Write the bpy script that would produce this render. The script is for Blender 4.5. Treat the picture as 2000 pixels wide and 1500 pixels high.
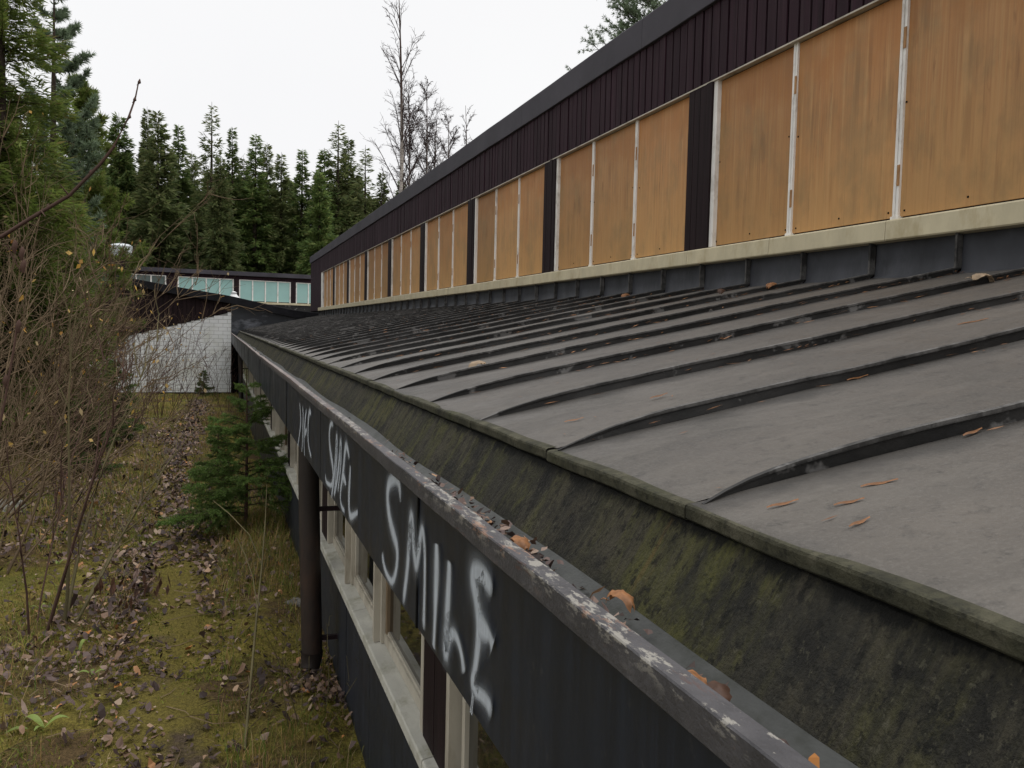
import bpy, math, random
import numpy as np
for o in list(bpy.data.objects): bpy.data.objects.remove(o)
C = bpy.context.scene.collection
RNG = np.random.default_rng(7); random.seed(7)

# ------------------------------------------------------------------ camera, sky, sun, exposure
CAM_H = 2.1
cam = bpy.data.objects.new('camera', bpy.data.cameras.new('camera')); C.objects.link(cam)
cd = cam.data; cd.sensor_width = 36; cd.lens = 30.96; cd.clip_start = .02; cd.clip_end = 2000
from mathutils import Matrix
_R = [[0.94867207, -0.00299355, 0.31624728], [-0.31538359, 0.06549851, 0.94670119], [0.02354773, 0.99784818, -0.06119249]]
cam.matrix_world = Matrix([[_R[i][0], _R[i][1], -_R[i][2], (0, 0, CAM_H)[i]] for i in range(3)] + [[0, 0, 0, 1]])
bpy.context.scene.camera = cam

SUN_EL, SUN_AZ = math.radians(74), math.radians(-110)
world = bpy.data.worlds.new('World'); bpy.context.scene.world = world; world.use_nodes = True
wt = world.node_tree; wt.nodes.clear()
wo = wt.nodes.new('ShaderNodeOutputWorld'); bg = wt.nodes.new('ShaderNodeBackground')
sk = wt.nodes.new('ShaderNodeTexSky'); sk.sky_type = 'NISHITA'; sk.sun_disc = False
sk.sun_elevation = SUN_EL; sk.sun_rotation = SUN_AZ; sk.dust_density = 4; sk.air_density = 1.0
hs = wt.nodes.new('ShaderNodeHueSaturation'); hs.inputs['Saturation'].default_value = .12
mx = wt.nodes.new('ShaderNodeMix'); mx.data_type = 'RGBA'; mx.inputs[0].default_value = .88
wt.links.new(sk.outputs[0], hs.inputs['Color']); wt.links.new(hs.outputs[0], mx.inputs[6])
tcw = wt.nodes.new('ShaderNodeTexCoord'); nw_ = wt.nodes.new('ShaderNodeTexNoise'); nw_.inputs['Scale'].default_value = 2.2; nw_.inputs['Detail'].default_value = 5
rw = wt.nodes.new('ShaderNodeValToRGB'); wt.links.new(tcw.outputs['Generated'], nw_.inputs['Vector']); wt.links.new(nw_.outputs['Fac'], rw.inputs[0])
rw.color_ramp.elements[0].position = .3; rw.color_ramp.elements[0].color = (.925, .925, .94, 1); rw.color_ramp.elements[1].position = .7; rw.color_ramp.elements[1].color = (.965, .965, .97, 1)
vm = wt.nodes.new('ShaderNodeVectorMath'); vm.operation = 'SCALE'; vm.inputs['Scale'].default_value = 9.8            # a faintly uneven cloud deck
wt.links.new(rw.outputs[0], vm.inputs[0]); wt.links.new(vm.outputs[0], mx.inputs[7])
wt.links.new(mx.outputs[2], bg.inputs[0]); bg.inputs[1].default_value = .069
wt.links.new(bg.outputs[0], wo.inputs[0])
sun = bpy.data.objects.new('sun', bpy.data.lights.new('sun', 'SUN')); C.objects.link(sun)
sun.data.energy = 1.5; sun.data.angle = math.radians(60); sun.data.color = (1, .985, .96)
sun.rotation_euler = (math.pi/2 - SUN_EL, 0, math.radians(70))
vs = bpy.context.scene.view_settings
vs.view_transform = 'Standard'; vs.look = 'None'; vs.gamma = 1; vs.use_curve_mapping = False; vs.exposure = 0.68
bpy.context.scene.cycles.max_bounces = 6

# ------------------------------------------------------------------ helpers
def tag(o, label=None, cat=None, group=None, kind=None):
    if label: o['label'] = label
    if cat: o['category'] = cat
    if group: o['group'] = group
    if kind: o['kind'] = kind
    return o
def empty(name, loc=(0, 0, 0), parent=None):
    o = bpy.data.objects.new(name, None); C.objects.link(o); o.location = loc; o.empty_display_size = .1
    if parent: o.parent = parent
    return o
def link(name, me, parent=None, loc=(0, 0, 0), rotz=0, scale=None):
    o = bpy.data.objects.new(name, me); C.objects.link(o); o.location = loc; o.rotation_euler = (0, 0, rotz)
    if scale: o.scale = (scale,)*3 if not isinstance(scale, tuple) else scale
    if parent: o.parent = parent
    return o
class MB:
    def __init__(s): s.v = []; s.f = []; s.n = 0
    def add(s, v, f):
        v = np.asarray(v, float).reshape(-1, 3); f = np.asarray(f, int)
        s.v.append(v); s.f.append(f + s.n); s.n += len(v); return s
    def box(s, x0, x1, y0, y1, z0, z1):
        v = [(x, y, z) for x in (x0, x1) for y in (y0, y1) for z in (z0, z1)]
        return s.add(v, [(0, 1, 3, 2), (4, 6, 7, 5), (0, 4, 5, 1), (2, 3, 7, 6), (0, 2, 6, 4), (1, 5, 7, 3)])
    def tube(s, pts, r, n=5, cap=False):
        p = np.asarray(pts, float); m = len(p); r = np.broadcast_to(np.asarray(r, float), (m,))
        t = np.gradient(p, axis=0); t /= np.linalg.norm(t, axis=1)[:, None] + 1e-9
        ref = np.where(np.abs(t[:, 2:3]) > .9, np.array([[1., 0, 0]]), np.array([[0, 0, 1.]]))
        a = np.cross(t, ref); a /= np.linalg.norm(a, axis=1)[:, None] + 1e-9; b = np.cross(t, a)
        th = np.arange(n)*2*np.pi/n
        v = p[:, None] + r[:, None, None]*(np.cos(th)[None, :, None]*a[:, None] + np.sin(th)[None, :, None]*b[:, None])
        i = np.arange(m-1)[:, None]*n; j = np.arange(n)[None]; j2 = (j+1) % n
        f = np.stack([i+j, i+j2, i+n+j2, i+n+j], -1).reshape(-1, 4)
        s.add(v.reshape(-1, 3), f)
        if cap: s.f.append(np.array([list(range(s.n-n, s.n))])); s.f.append(np.array([list(range(s.n-m*n, s.n-m*n+n))[::-1]]))
        return s
    def kites(s, P, D, W):            # P base, D full length vector, W half width vector
        v = np.stack([P, P+D*.45+W, P+D, P+D*.45-W], 1); k = len(P)
        return s.add(v.reshape(-1, 3), np.arange(k*4).reshape(k, 4))
    def extrude(s, prof, ys, closed=False, wob=None):
        prof = np.asarray(prof, float); m = len(prof)
        v = np.array([[(x, y, z) for x, z in prof] for y in ys])
        if wob is not None: v = v + wob(v)
        k = m if closed else m-1
        i = np.arange(len(ys)-1)[:, None]*m; j = np.arange(k)[None]; j2 = (j+1) % m
        s.add(v.reshape(-1, 3), np.stack([i+j, i+j2, i+m+j2, i+m+j], -1).reshape(-1, 4))
        if closed:
            b = s.n - len(v)*m
            s.f.append(np.array([[b+q for q in range(m)]])); s.f.append(np.array([[s.n-1-q for q in range(m)]]))
        return s
    def mesh(s, name, mat, smooth=False):
        v = np.concatenate(s.v); me = bpy.data.meshes.new(name)
        ln = np.concatenate([np.full(len(f), f.shape[1]) for f in s.f]); lv = np.concatenate([f.ravel() for f in s.f])
        me.vertices.add(len(v)); me.vertices.foreach_set('co', v.ravel().astype(np.float32))
        me.loops.add(len(lv)); me.loops.foreach_set('vertex_index', lv.astype(np.int32))
        me.polygons.add(len(ln)); me.polygons.foreach_set('loop_start', np.concatenate([[0], np.cumsum(ln)[:-1]]).astype(np.int32))
        me.polygons.foreach_set('loop_total', ln.astype(np.int32))
        me.polygons.foreach_set('use_smooth', np.full(len(ln), bool(smooth)))
        me.materials.append(mat); me.update(calc_edges=True); me.validate(); return me
    def obj(s, name, mat, parent=None, smooth=False, loc=(0, 0, 0)):
        return link(name, s.mesh(name, mat, smooth), parent, loc)
def box(name, mat, parent, x0, x1, y0, y1, z0, z1): return MB().box(x0, x1, y0, y1, z0, z1).obj(name, mat, parent)
def unit(v): return v/(np.linalg.norm(v, axis=-1, keepdims=True)+1e-9)
def vnoise(x, y, seed=0):            # cheap smooth noise for wobbles
    r = np.random.default_rng(seed); out = 0
    for k in range(6):
        a, b, c = r.uniform(-1, 1, 3); f = 1.7**k
        out = out + np.sin(f*(x*(a+.3)+y*b)*2+c*9)/f**.8
    return out*.45

# ------------------------------------------------------------------ materials
class NT:
    def __init__(s, name, rough=.7, spec=.3):
        s.m = bpy.data.materials.new(name); s.m.use_nodes = True; s.t = s.m.node_tree; s.b = s.t.nodes['Principled BSDF']
        s.b.inputs['Roughness'].default_value = rough; s.b.inputs['Specular IOR Level'].default_value = spec
        s.tc = s.t.nodes.new('ShaderNodeTexCoord'); s.P = s.tc.outputs['Object']; s._oi = None
    def new(s, t): return s.t.nodes.new(t)
    def L(s, a, b): s.t.links.new(a, b)
    def rnd(s):
        if not s._oi: s._oi = s.new('ShaderNodeObjectInfo')
        return s._oi.outputs['Random']
    def island(s): return s.new('ShaderNodeNewGeometry').outputs['Random Per Island']
    def map(s, sc=(1, 1, 1), rand=0, src=None):
        n = s.new('ShaderNodeMapping'); n.inputs['Scale'].default_value = sc; s.L(src or s.P, n.inputs['Vector'])
        if rand:
            m = s.new('ShaderNodeVectorMath'); m.operation = 'MULTIPLY'; s.L(s.rnd(), m.inputs[0]); m.inputs[1].default_value = (rand, rand*.7, rand*1.3); s.L(m.outputs[0], n.inputs['Location'])
        return n.outputs[0]
    def noise(s, vec, scale=1, detail=4, rough=.6, dist=0):
        n = s.new('ShaderNodeTexNoise'); s.L(vec, n.inputs['Vector']); n.inputs['Scale'].default_value = scale
        n.inputs['Detail'].default_value = detail; n.inputs['Roughness'].default_value = rough; n.inputs['Distortion'].default_value = dist
        return n.outputs['Fac']
    def ramp(s, fac, stops, interp='LINEAR'):
        n = s.new('ShaderNodeValToRGB'); s.L(fac, n.inputs[0]); n.color_ramp.interpolation = interp; e = n.color_ramp.elements
        while len(e) < len(stops): e.new(.5)
        for k, (p, c) in enumerate(stops):
            e[k].position = p; e[k].color = (c, c, c, 1) if isinstance(c, (int, float)) else (*c, 1)
        return n.outputs[0]
    def mix(s, f, a, b, mode='MIX'):
        n = s.new('ShaderNodeMix'); n.data_type = 'RGBA'; n.blend_type = mode
        for i, v in ((0, f), (6, a), (7, b)):
            if hasattr(v, 'is_output'): s.L(v, n.inputs[i])
            elif i == 0: n.inputs[0].default_value = v
            else: n.inputs[i].default_value = (*v, 1)
        return n.outputs[2]
    def math(s, op, a, b=0):
        n = s.new('ShaderNodeMath'); n.operation = op
        for i, v in ((0, a), (1, b)):
            if hasattr(v, 'is_output'): s.L(v, n.inputs[i])
            else: n.inputs[i].default_value = v
        return n.outputs[0]
    def sep(s, vec=None):
        n = s.new('ShaderNodeSeparateXYZ'); s.L(vec or s.P, n.inputs[0]); return n.outputs
    def col(s, c):
        if hasattr(c, 'is_output'): s.L(c, s.b.inputs['Base Color'])
        else: s.b.inputs['Base Color'].default_value = (*c, 1)
    def ro(s, c): s.L(c, s.b.inputs['Roughness'])
    def bump(s, h, dist=.01, strength=1):
        n = s.new('ShaderNodeBump'); n.inputs['Distance'].default_value = dist; n.inputs['Strength'].default_value = strength
        s.L(h, n.inputs['Height']); s.L(n.outputs[0], s.b.inputs['Normal'])
def hsv(s, col, vfac, lo, hi):       # per-piece brightness
    k = s.math('MULTIPLY_ADD', vfac, hi-lo); s.t.nodes[-1].inputs[2].default_value = lo
    return s.mix(1, col, k, 'MULTIPLY')

def roof_metal():
    s = NT('roof_metal', .5, .38); v = s.map((1, 1, 1), 9)
    base = s.ramp(s.noise(v, 1.6, 5), [(.25, (.046, .042, .037)), (.5, (.076, .068, .059)), (.8, (.112, .099, .084))])
    st = s.noise(s.map((.9, 9, 1), 9), 1.3, 4)                       # run-off streaks down the slope
    base = s.mix(s.ramp(st, [(.45, 0), (.75, .35)]), base, (.048, .044, .04))
    base = s.mix(s.ramp(s.noise(v, 26, 5, .75), [(.54, 0), (.68, .6)]), base, (.026, .024, .022))
    base = s.mix(s.ramp(s.noise(v, 140, 3, .75), [(.5, 0), (.7, .55)]), base, (.12, .11, .098))
    base = s.mix(s.ramp(s.noise(s.map((.7, 2.6, 1), 5), 2.1, 6, .7, .6), [(.52, 0), (.58, .35), (.62, .1)]), base, (.115, .105, .092))
    rust = s.ramp(s.noise(s.map((1, 3, 1), 17), 1.7, 4, .65), [(.72, 0), (.78, .35)])
    base = s.mix(rust, base, (.16, .075, .036))
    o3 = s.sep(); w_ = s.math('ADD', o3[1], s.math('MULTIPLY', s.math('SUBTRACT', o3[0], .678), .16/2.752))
    dirt_shade = s.math('ADD', s.math('MULTIPLY', w_, 5), s.math('MULTIPLY', s.noise(v, 7, 5, .7), .9))  # darker strip before each seam: gathered dirt plus the seam's shade, painted in
    base = s.mix(s.ramp(s.math('SUBTRACT', dirt_shade, 2.45), [(.5, 0), (.85, .75)]), base, (.02, .018, .016))
    lich = s.ramp(s.noise(v, 9, 3, .5), [(.765, 0), (.785, .8)])
    base = s.mix(lich, base, (.21, .21, .1))
    s.col(hsv(s, base, s.rnd(), .88, 1.12)); s.ro(s.ramp(s.noise(v, 7, 4), [(.3, .46), (.7, .7)]))
    s.bump(s.math('ADD', s.noise(v, 110, 4, .7), s.math('MULTIPLY', s.noise(v, 4.5, 3), 2)), .004, .5); return s.m
def seam_metal():
    s = NT('seam_metal', .65, .3); v = s.map((1, 1, 1), 9)
    base = s.ramp(s.noise(v, 9, 4), [(.3, (.008, .0078, .0075)), (.7, (.024, .023, .022))])
    o = s.sep(); hh = s.math('SUBTRACT', o[2], s.math('ADD', s.math('MULTIPLY', o[0], .2147), 1.6964))
    edge = s.math('MULTIPLY', s.ramp(s.math('MULTIPLY', hh, 20), [(.38, 0), (.5, 1)]), s.ramp(s.noise(s.map((1.2, 1, 1), 13), 7, 6, .75), [(.42, .1), (.6, .85)]))
    base = s.mix(edge, base, (.12, .115, .11))                        # folded top worn pale
    fl = s.ramp(s.noise(s.map((1, 1, 1), 31), 5, 5, .65), [(.585, 0), (.62, .7)])
    s.col(s.mix(fl, base, (.15, .145, .14))); s.bump(s.noise(v, 50, 3), .003, .6); return s.m
def eave_wood():
    s = NT('weathered_eave_board', .8, .22)
    v = s.map((.7, 1, .7))
    st = s.noise(s.map((.8, 11, .8)), 2.2, 7, .72, .2)
    base = s.ramp(st, [(.3, (.012, .012, .010)), (.42, (.030, .028, .02)), (.55, (.056, .05, .034)), (.68, (.033, .031, .023)), (.8, (.013, .013, .010))])
    g = s.math('MULTIPLY', s.ramp(s.noise(s.map((.9, 7, .9)), 1.7, 7, .72), [(.45, 0), (.59, 1)]), s.ramp(s.noise(v, 2.1, 5, .6), [(.36, .15), (.58, .95)]))
    base = s.mix(g, base, (.074, .073, .022))
    orr = s.ramp(s.noise(s.map((.6, 17, .6)), 1.5, 4, .65), [(.63, 0), (.70, .5)])
    base = s.mix(orr, base, (.12, .075, .03))
    dk = s.ramp(s.noise(v, 5.5, 7, .75), [(.49, 0), (.6, .85)])
    base = s.mix(dk, base, (.012, .012, .011))
    base = s.mix(s.ramp(s.noise(v, 48, 5, .75), [(.53, 0), (.61, .8)]), base, (.007, .007, .006))
    base = s.mix(s.ramp(s.noise(s.map((1, 1.6, 1), 7), 70, 3, .7), [(.6, 0), (.66, .55)]), base, (.085, .08, .055))
    base = s.mix(s.ramp(s.noise(s.map((2, 40, 2)), 3, 4, .7), [(.58, 0), (.72, .35)]), base, (.075, .07, .054))
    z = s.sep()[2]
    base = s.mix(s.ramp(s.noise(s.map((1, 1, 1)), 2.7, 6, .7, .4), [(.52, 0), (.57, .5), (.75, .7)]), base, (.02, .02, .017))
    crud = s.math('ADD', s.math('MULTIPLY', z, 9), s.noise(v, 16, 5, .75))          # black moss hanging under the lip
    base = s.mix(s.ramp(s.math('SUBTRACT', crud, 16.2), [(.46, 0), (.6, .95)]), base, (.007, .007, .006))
    s.col(base); s.bump(s.math('ADD', s.noise(s.map((1, 3, 1)), 36, 6, .75), s.noise(s.P, 120, 3, .7)), .007, .8); return s.m
def lip_metal():
    s = NT('mossy_lip_metal', .8, .2); v = s.map((1, 1, 1), 7)
    base = s.ramp(s.noise(v, 11, 5, .7), [(.3, (.02, .02, .014)), (.5, (.05, .048, .03)), (.72, (.095, .088, .06))])
    base = s.mix(s.ramp(s.noise(v, 3.5, 4), [(.52, 0), (.7, .6)]), base, (.038, .042, .014))
    base = s.mix(s.ramp(s.noise(v, 60, 4, .7), [(.52, 0), (.66, .7)]), base, (.012, .012, .009))
    s.col(base); s.bump(s.noise(v, 90, 4, .7), .004, .9); return s.m
def rim_paint():
    s = NT('flaking_rim_paint', .55, .3); v = s.P
    base = s.ramp(s.noise(v, 16, 5), [(.3, (.04, .039, .042)), (.7, (.078, .075, .08))])
    z = s.ramp(s.math('MULTIPLY', s.math('SUBTRACT', s.sep()[2], 1.755), 28), [(.12, .1), (.6, 1)])       # paint has gone where feet and ladders rub
    far = s.ramp(s.math('MULTIPLY', s.sep()[1], .05), [(.1, 0), (.35, 1)])
    n1 = s.noise(s.map((1.6, .6, 1.6)), 36, 7, .74); big = s.noise(s.map((1, .5, 1)), 3.3, 3)
    pale = s.math('MULTIPLY', s.ramp(s.math('ADD', s.math('MULTIPLY', n1, .7), s.math('MULTIPLY', big, .3)), [(.535, 0), (.56, .85)]), z)
    base = s.mix(pale, base, (.28, .265, .235))
    warm = s.math('MULTIPLY', s.ramp(s.noise(s.map((1.4, .5, 1.4)), 17, 7, .75), [(.58, 0), (.62, .7)]), z)
    base = s.mix(warm, base, (.27, .155, .1))
    base = s.mix(s.math('MULTIPLY', far, s.math('MULTIPLY', z, .55)), base, (.25, .20, .18))
    red = s.ramp(s.noise(s.map((2, .3, 2)), 21, 5, .7), [(.64, 0), (.67, .6)])
    s.col(s.mix(red, base, (.09, .045, .034)))
    s.bump(s.math('ADD', n1, s.noise(v, 110, 3)), .002, .8); return s.m
def dark_panel(name='dark_fascia_paint', c=(.0085, .0125, .0215), rough=.38):
    s = NT(name, rough, .4); v = s.map((1, 1, 1), 11)
    base = s.mix(s.ramp(s.noise(s.map((1, 9, .7), 11), 2.5, 4), [(.42, 0), (.62, .85)]), c, tuple(k*1.6 for k in c))
    base = s.mix(s.ramp(s.noise(s.map((1, 30, .5), 3), 1.5, 4, .7), [(.58, 0), (.7, .6)]), base, tuple(k*1.9 for k in c))
    base = s.mix(s.ramp(s.noise(v, 30, 3), [(.65, 0), (.75, .35)]), base, (.09, .09, .09))
    s.col(base); s.ro(s.ramp(s.noise(v, 5, 4), [(.3, rough-.05), (.7, rough+.16)])); s.bump(s.noise(v, 40, 3), .001, .4); return s.m
def plywood():
    s = NT('oiled_plywood', .5, .3); v = s.map((1, 1, 1), 23)
    base = s.ramp(s.noise(v, .9, 4), [(.3, (.41, .195, .075)), (.55, (.47, .245, .10)), (.8, (.45, .255, .118))])
    gr = s.noise(s.map((1, 26, .55), 23), 2.2, 5, .65)
    base = s.mix(s.ramp(gr, [(.34, .38), (.56, 0)]), base, (.25, .115, .04))
    lt = s.noise(s.map((1, 30, .35), 41), 1.5, 4, .6)
    base = s.mix(s.ramp(lt, [(.5, 0), (.64, .6)]), base, (.53, .32, .14))
    drip = s.ramp(s.noise(s.map((1, 6.5, .9), 5), 2.3, 4, .55, .5), [(.64, 0), (.69, .55)])
    base = s.mix(drip, base, (.27, .125, .05))
    run = s.math('MULTIPLY', s.ramp(s.noise(s.map((1, 11, .45), 71), 1.6, 4, .6, .3), [(.56, 0), (.62, 1)]), s.ramp(s.noise(s.map((1, 2, 2), 81), 1.3, 3), [(.42, 0), (.6, .5)]))
    base = s.mix(run, base, (.22, .11, .045))
    z = s.sep()[2]
    low = s.math('MULTIPLY', s.ramp(z, [(.0, 1), (.95, 0)]), s.noise(s.map((1, 12, .8), 3), 2, 4))   # bleached foot of the sheet
    base = s.mix(s.ramp(low, [(.15, 0), (.45, .75)]), base, (.52, .30, .12))
    base = s.mix(s.ramp(s.noise(s.map((1, 1.6, 1), 51), 2.6, 5, .65), [(.48, 0), (.66, .45)]), base, (.25, .175, .085))
    base = s.mix(s.ramp(s.noise(s.map((1, 60, 1.2), 61), 2.2, 3, .6), [(.58, 0), (.7, .3)]), base, (.2, .1, .04))
    top = s.math('MULTIPLY', s.ramp(z, [(.55, 0), (1, 1)]), s.noise(s.map((1, 2.5, 2.5), 13), 1.6, 4))
    base = s.mix(s.ramp(top, [(.3, 0), (.55, .5)]), base, (.38, .15, .04))
    s.col(hsv(s, base, s.rnd(), .8, 1.14)); s.ro(s.ramp(gr, [(.3, .42), (.7, .62)])); s.bump(gr, .0015, .5); return s.m
def simple(name, c, rough=.7, spec=.3, var=.25, sc=6, stretch=(1, 1, 1), bump=.002, dirt_shade=None, metal=0, pv=0):
    s = NT(name, rough, spec); v = s.map(stretch, 11); s.b.inputs['Metallic'].default_value = metal
    lo = tuple(k*(1-var) for k in c); hi = tuple(min(1, k*(1+var)) for k in c)
    base = s.ramp(s.noise(v, sc, 5), [(.3, lo), (.7, hi)])
    if dirt_shade:
        dc, amt, dsc = dirt_shade; base = s.mix(s.ramp(s.noise(s.map(stretch, 29), dsc, 5, .7), [(.52, 0), (.68, amt)]), base, dc)
    s.col(hsv(s, base, s.rnd(), 1-pv, 1+pv) if pv else base)
    if bump: s.bump(s.noise(v, sc*6, 3), bump, .6)
    return s.m
def glass_dark():
    s = NT('window_glass', .03, .6); s.col((.012, .013, .012)); s.b.inputs['IOR'].default_value = 1.55
    s.bump(s.noise(s.P, 1.5, 2), .004, .15); return s.m
def leafy(name, stops, rough=.6, trans=.25, clump=1.2, clump_amt=.55):
    s = NT(name, rough, .25)
    c = s.ramp(s.island(), stops)
    n = s.noise(s.tc.outputs['Object'], clump, 3)
    c = s.mix(1, c, s.ramp(n, [(.3, 1-clump_amt), (.7, 1+clump_amt*.6)]), 'MULTIPLY')
    c = hsv(s, c, s.rnd(), .8, 1.2)
    s.col(c)
    tr = s.new('ShaderNodeBsdfTranslucent'); s.L(c, tr.inputs[0]); ms = s.new('ShaderNodeMixShader'); ms.inputs[0].default_value = trans
    s.L(s.b.outputs[0], ms.inputs[1]); s.L(tr.outputs[0], ms.inputs[2]); s.L(ms.outputs[0], s.t.nodes['Material Output'].inputs[0]); return s.m
def spray_paint():
    s = NT('white_spray_paint', .6, .3); s.col((.52, .57, .63))
    a = s.new('ShaderNodeAttribute'); a.attribute_name = 'spray'
    f = s.math('MULTIPLY', a.outputs['Fac'], s.ramp(s.noise(s.map((1, 1.5, .35)), 60, 5, .7), [(.3, .75), (.7, 1)]))
    tr = s.new('ShaderNodeBsdfTransparent'); ms = s.new('ShaderNodeMixShader'); s.L(f, ms.inputs[0])
    s.L(tr.outputs[0], ms.inputs[1]); s.L(s.b.outputs[0], ms.inputs[2]); s.L(ms.outputs[0], s.t.nodes['Material Output'].inputs[0]); return s.m
def ground_mat(name, kind):
    s = NT(name, .95, .1); v = s.P
    if kind == 'ground':
        base = s.ramp(s.noise(v, 1.1, 6, .65), [(.3, (.11, .095, .026)), (.45, (.215, .185, .04)), (.6, (.26, .21, .05)), (.75, (.225, .155, .06))])
        g = s.ramp(s.noise(v, .7, 4), [(.5, 0), (.62, .6)]); base = s.mix(g, base, (.085, .105, .02)); lit = s.ramp(s.noise(v, .9, 6, .7, .4), [(.46, 0), (.56, .85)]); base = s.mix(lit, base, (.115, .07, .042))
        base = s.mix(s.ramp(s.noise(v, 9, 5, .7), [(.5, 0), (.7, .7)]), base, (.05, .034, .018))
    else:
        base = s.ramp(s.noise(v, 5, 6, .7), [(.3, (.07, .05, .036)), (.55, (.12, .088, .06)), (.8, (.16, .13, .07))])
        base = s.mix(s.ramp(s.noise(v, 1.9, 5), [(.3, 0), (.42, .92)]), base, (.20, .165, .038))
    base = s.mix(s.ramp(s.noise(v, 60, 4, .7), [(.4, .5), (.6, 0)]), base, (.03, .024, .012))
    s.col(base); s.bump(s.math('ADD', s.noise(v, 14, 5, .7), s.noise(v, 70, 3, .7)), .035, .9); return s.m

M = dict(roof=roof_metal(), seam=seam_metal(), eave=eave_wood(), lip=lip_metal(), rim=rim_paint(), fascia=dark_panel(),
    wallp=dark_panel('dark_wall_paint', (.012, .015, .022), .45), ply=plywood(), glass=glass_dark(), spray=spray_paint(),
    brown=simple('dark_stained_wood', (.024, .0095, .0155), .75, .2, .4, 3, (3, 9, .4), .003, ((.05, .03, .036), .5, 2.5), 0, .2),
    post=simple('dark_post_wood', (.015, .0075, .009), .75, .2, .4, 3, (3, 9, .4), .003),
    band=simple('dark_roof_edge_metal', (.058, .054, .065), .7, .2, .2, 1.1, (1, 1, 1), .002, ((.085, .08, .09), .5, 1.6)),
    black=simple('black_roof_felt', (.012, .012, .015), .8, .2, .4, 4),
    dark=simple('dark_void', (.006, .006, .006), .9, .1, .1),
    cream=simple('cream_sill_paint', (.54, .48, .33), .6, .3, .12, 3, (1, 2, 1), .002, ((.33, .25, .12), .45, 3.2)),
    white=simple('peeling_white_paint', (.80, .78, .74), .65, .3, .1, 8, (1, 1, .6), .003, ((.30, .25, .19), .6, 5)),
    sill=simple('stained_window_sill', (.50, .49, .43), .7, .25, .16, 7, (1, .6, 1), .003, ((.23, .22, .14), .65, 9)),
    frame=simple('grey_white_window_paint', (.48, .445, .37), .6, .3, .14, 6, (1, 1, .4), .002, ((.2, .16, .11), .6, 4)),
    wood=simple('raw_brown_frame_wood', (.20, .145, .09), .7, .2, .3, 5, (4, 4, .5), .003),
    hinge=simple('worn_hinge_wood', (.36, .2, .09), .7, .2, .3, 9),
    flash=simple('lead_flashing', (.037, .039, .046), .6, .35, .35, 5, (1, 1, .5), .003, ((.075, .078, .087), .5, 4)),
    gut=simple('grey_gutter_lining', (.036, .038, .035), .5, .4, .4, 9, (1, .6, 1), .003, ((.012, .014, .008), .95, 9)),
    pipe=simple('rusty_dark_pipe', (.022, .016, .013), .6, .35, .35, 6, (1, 1, .5), .003, ((.06, .032, .02), .6, 3)),
    brick=simple('white_painted_brick', (.80, .815, .83), .7, .25, .05, 2.5, (1, 1, 1), .004, ((.60, .60, .52), .6, .7)),
    joint=simple('brick_joint', (.40, .40, .40), .9, .1, .2, 6),
    metal=simple('galvanised_metal', (.5, .53, .54), .42, .5, .15, 6, (1, 1, 1), .001, ((.3, .3, .28), .5, 4), .6),
    ventw=simple('white_vent_paint', (.8, .8, .8), .5, .4, .03, 4),
    smear=simple('smudged_dark_metal', (.03, .033, .04), .55, .4, .3, 1.2, (1, 1, 2.2), .001, ((.2, .21, .24), .7, 1.1)),
    teal=simple('turquoise_glass_panel', (.30, .50, .47), .25, .5, .06, 1.4, (1, 1, 1), 0, ((.33, .48, .46), .5, 2)),
    tealdim=simple('clear_grey_glass', (.10, .13, .12), .15, .5, .2, 1.4, (1, 1, 1), 0),
    bark=simple('spruce_bark', (.05, .038, .03), .9, .1, .4, 8, (3, 3, 1), .02),
    birch=simple('birch_bark', (.62, .57, .52), .75, .2, .1, 3, (1, 1, 6), .004, ((.1, .085, .08), .85, 3.5)),
    birchtop=simple('birch_twig_bark', (.05, .034, .034), .8, .2, .3, 3),
    birchz=None,
    twig=simple('brown_twig_bark', (.14, .10, .062), .85, .15, .35, 2.5),
    twigdark=simple('dark_red_twig_bark', (.075, .043, .033), .8, .2, .35, 3),
    twigolive=simple('olive_twig_bark', (.115, .098, .05), .85, .15, .3, 3),
    stone=simple('pale_field_stone', (.17, .16, .14), .9, .1, .3, 7, (1, 1, 1), .01, ((.1, .1, .04), .6, 5)),
    ground=ground_mat('mossy_ground', 'ground'), path=ground_mat('leafy_path_soil', 'path'))
def birch_bark():
    s = NT('birch_bark', .75, .2); v = s.map((1, 1, 6))
    base = s.ramp(s.noise(v, 3, 5), [(.3, (.46, .42, .38)), (.7, (.60, .55, .5))])
    base = s.mix(s.ramp(s.noise(s.map((1, 1, 5)), 3.5, 5, .7), [(.5, 0), (.64, .85)]), base, (.08, .065, .06))
    z = s.sep()[2]; s.col(s.mix(s.ramp(s.math('MULTIPLY', z, .05), [(.5, 0), (.78, 1)]), base, (.075, .05, .042))); return s.m
M['birchz'] = birch_bark()
M['spruce'] = leafy('spruce_needles', [(0, (.075, .125, .038)), (.45, (.125, .185, .054)), (.8, (.17, .225, .066)), (1, (.19, .20, .075))], .6, .5, .4, .3)
M['spruceb'] = leafy('spruce_needles_brownish', [(0, (.085, .12, .046)), (.5, (.14, .175, .062)), (1, (.18, .185, .08))], .6, .5, .4, .3)
M['near'] = leafy('near_spruce_needles', [(0, (.10, .145, .03)), (.5, (.16, .22, .048)), (.85, (.21, .255, .06)), (1, (.24, .19, .08))], .6, .5, .9, .35)
M['young'] = leafy('young_spruce_needles', [(0, (.05, .09, .02)), (.5, (.095, .165, .035)), (1, (.15, .215, .055))], .55, .35, 3, .35)
M['pine'] = leafy('pine_needles', [(0, (.10, .14, .085)), (.5, (.15, .20, .12)), (1, (.20, .25, .165))], .55, .4, 1.5, .3)
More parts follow.
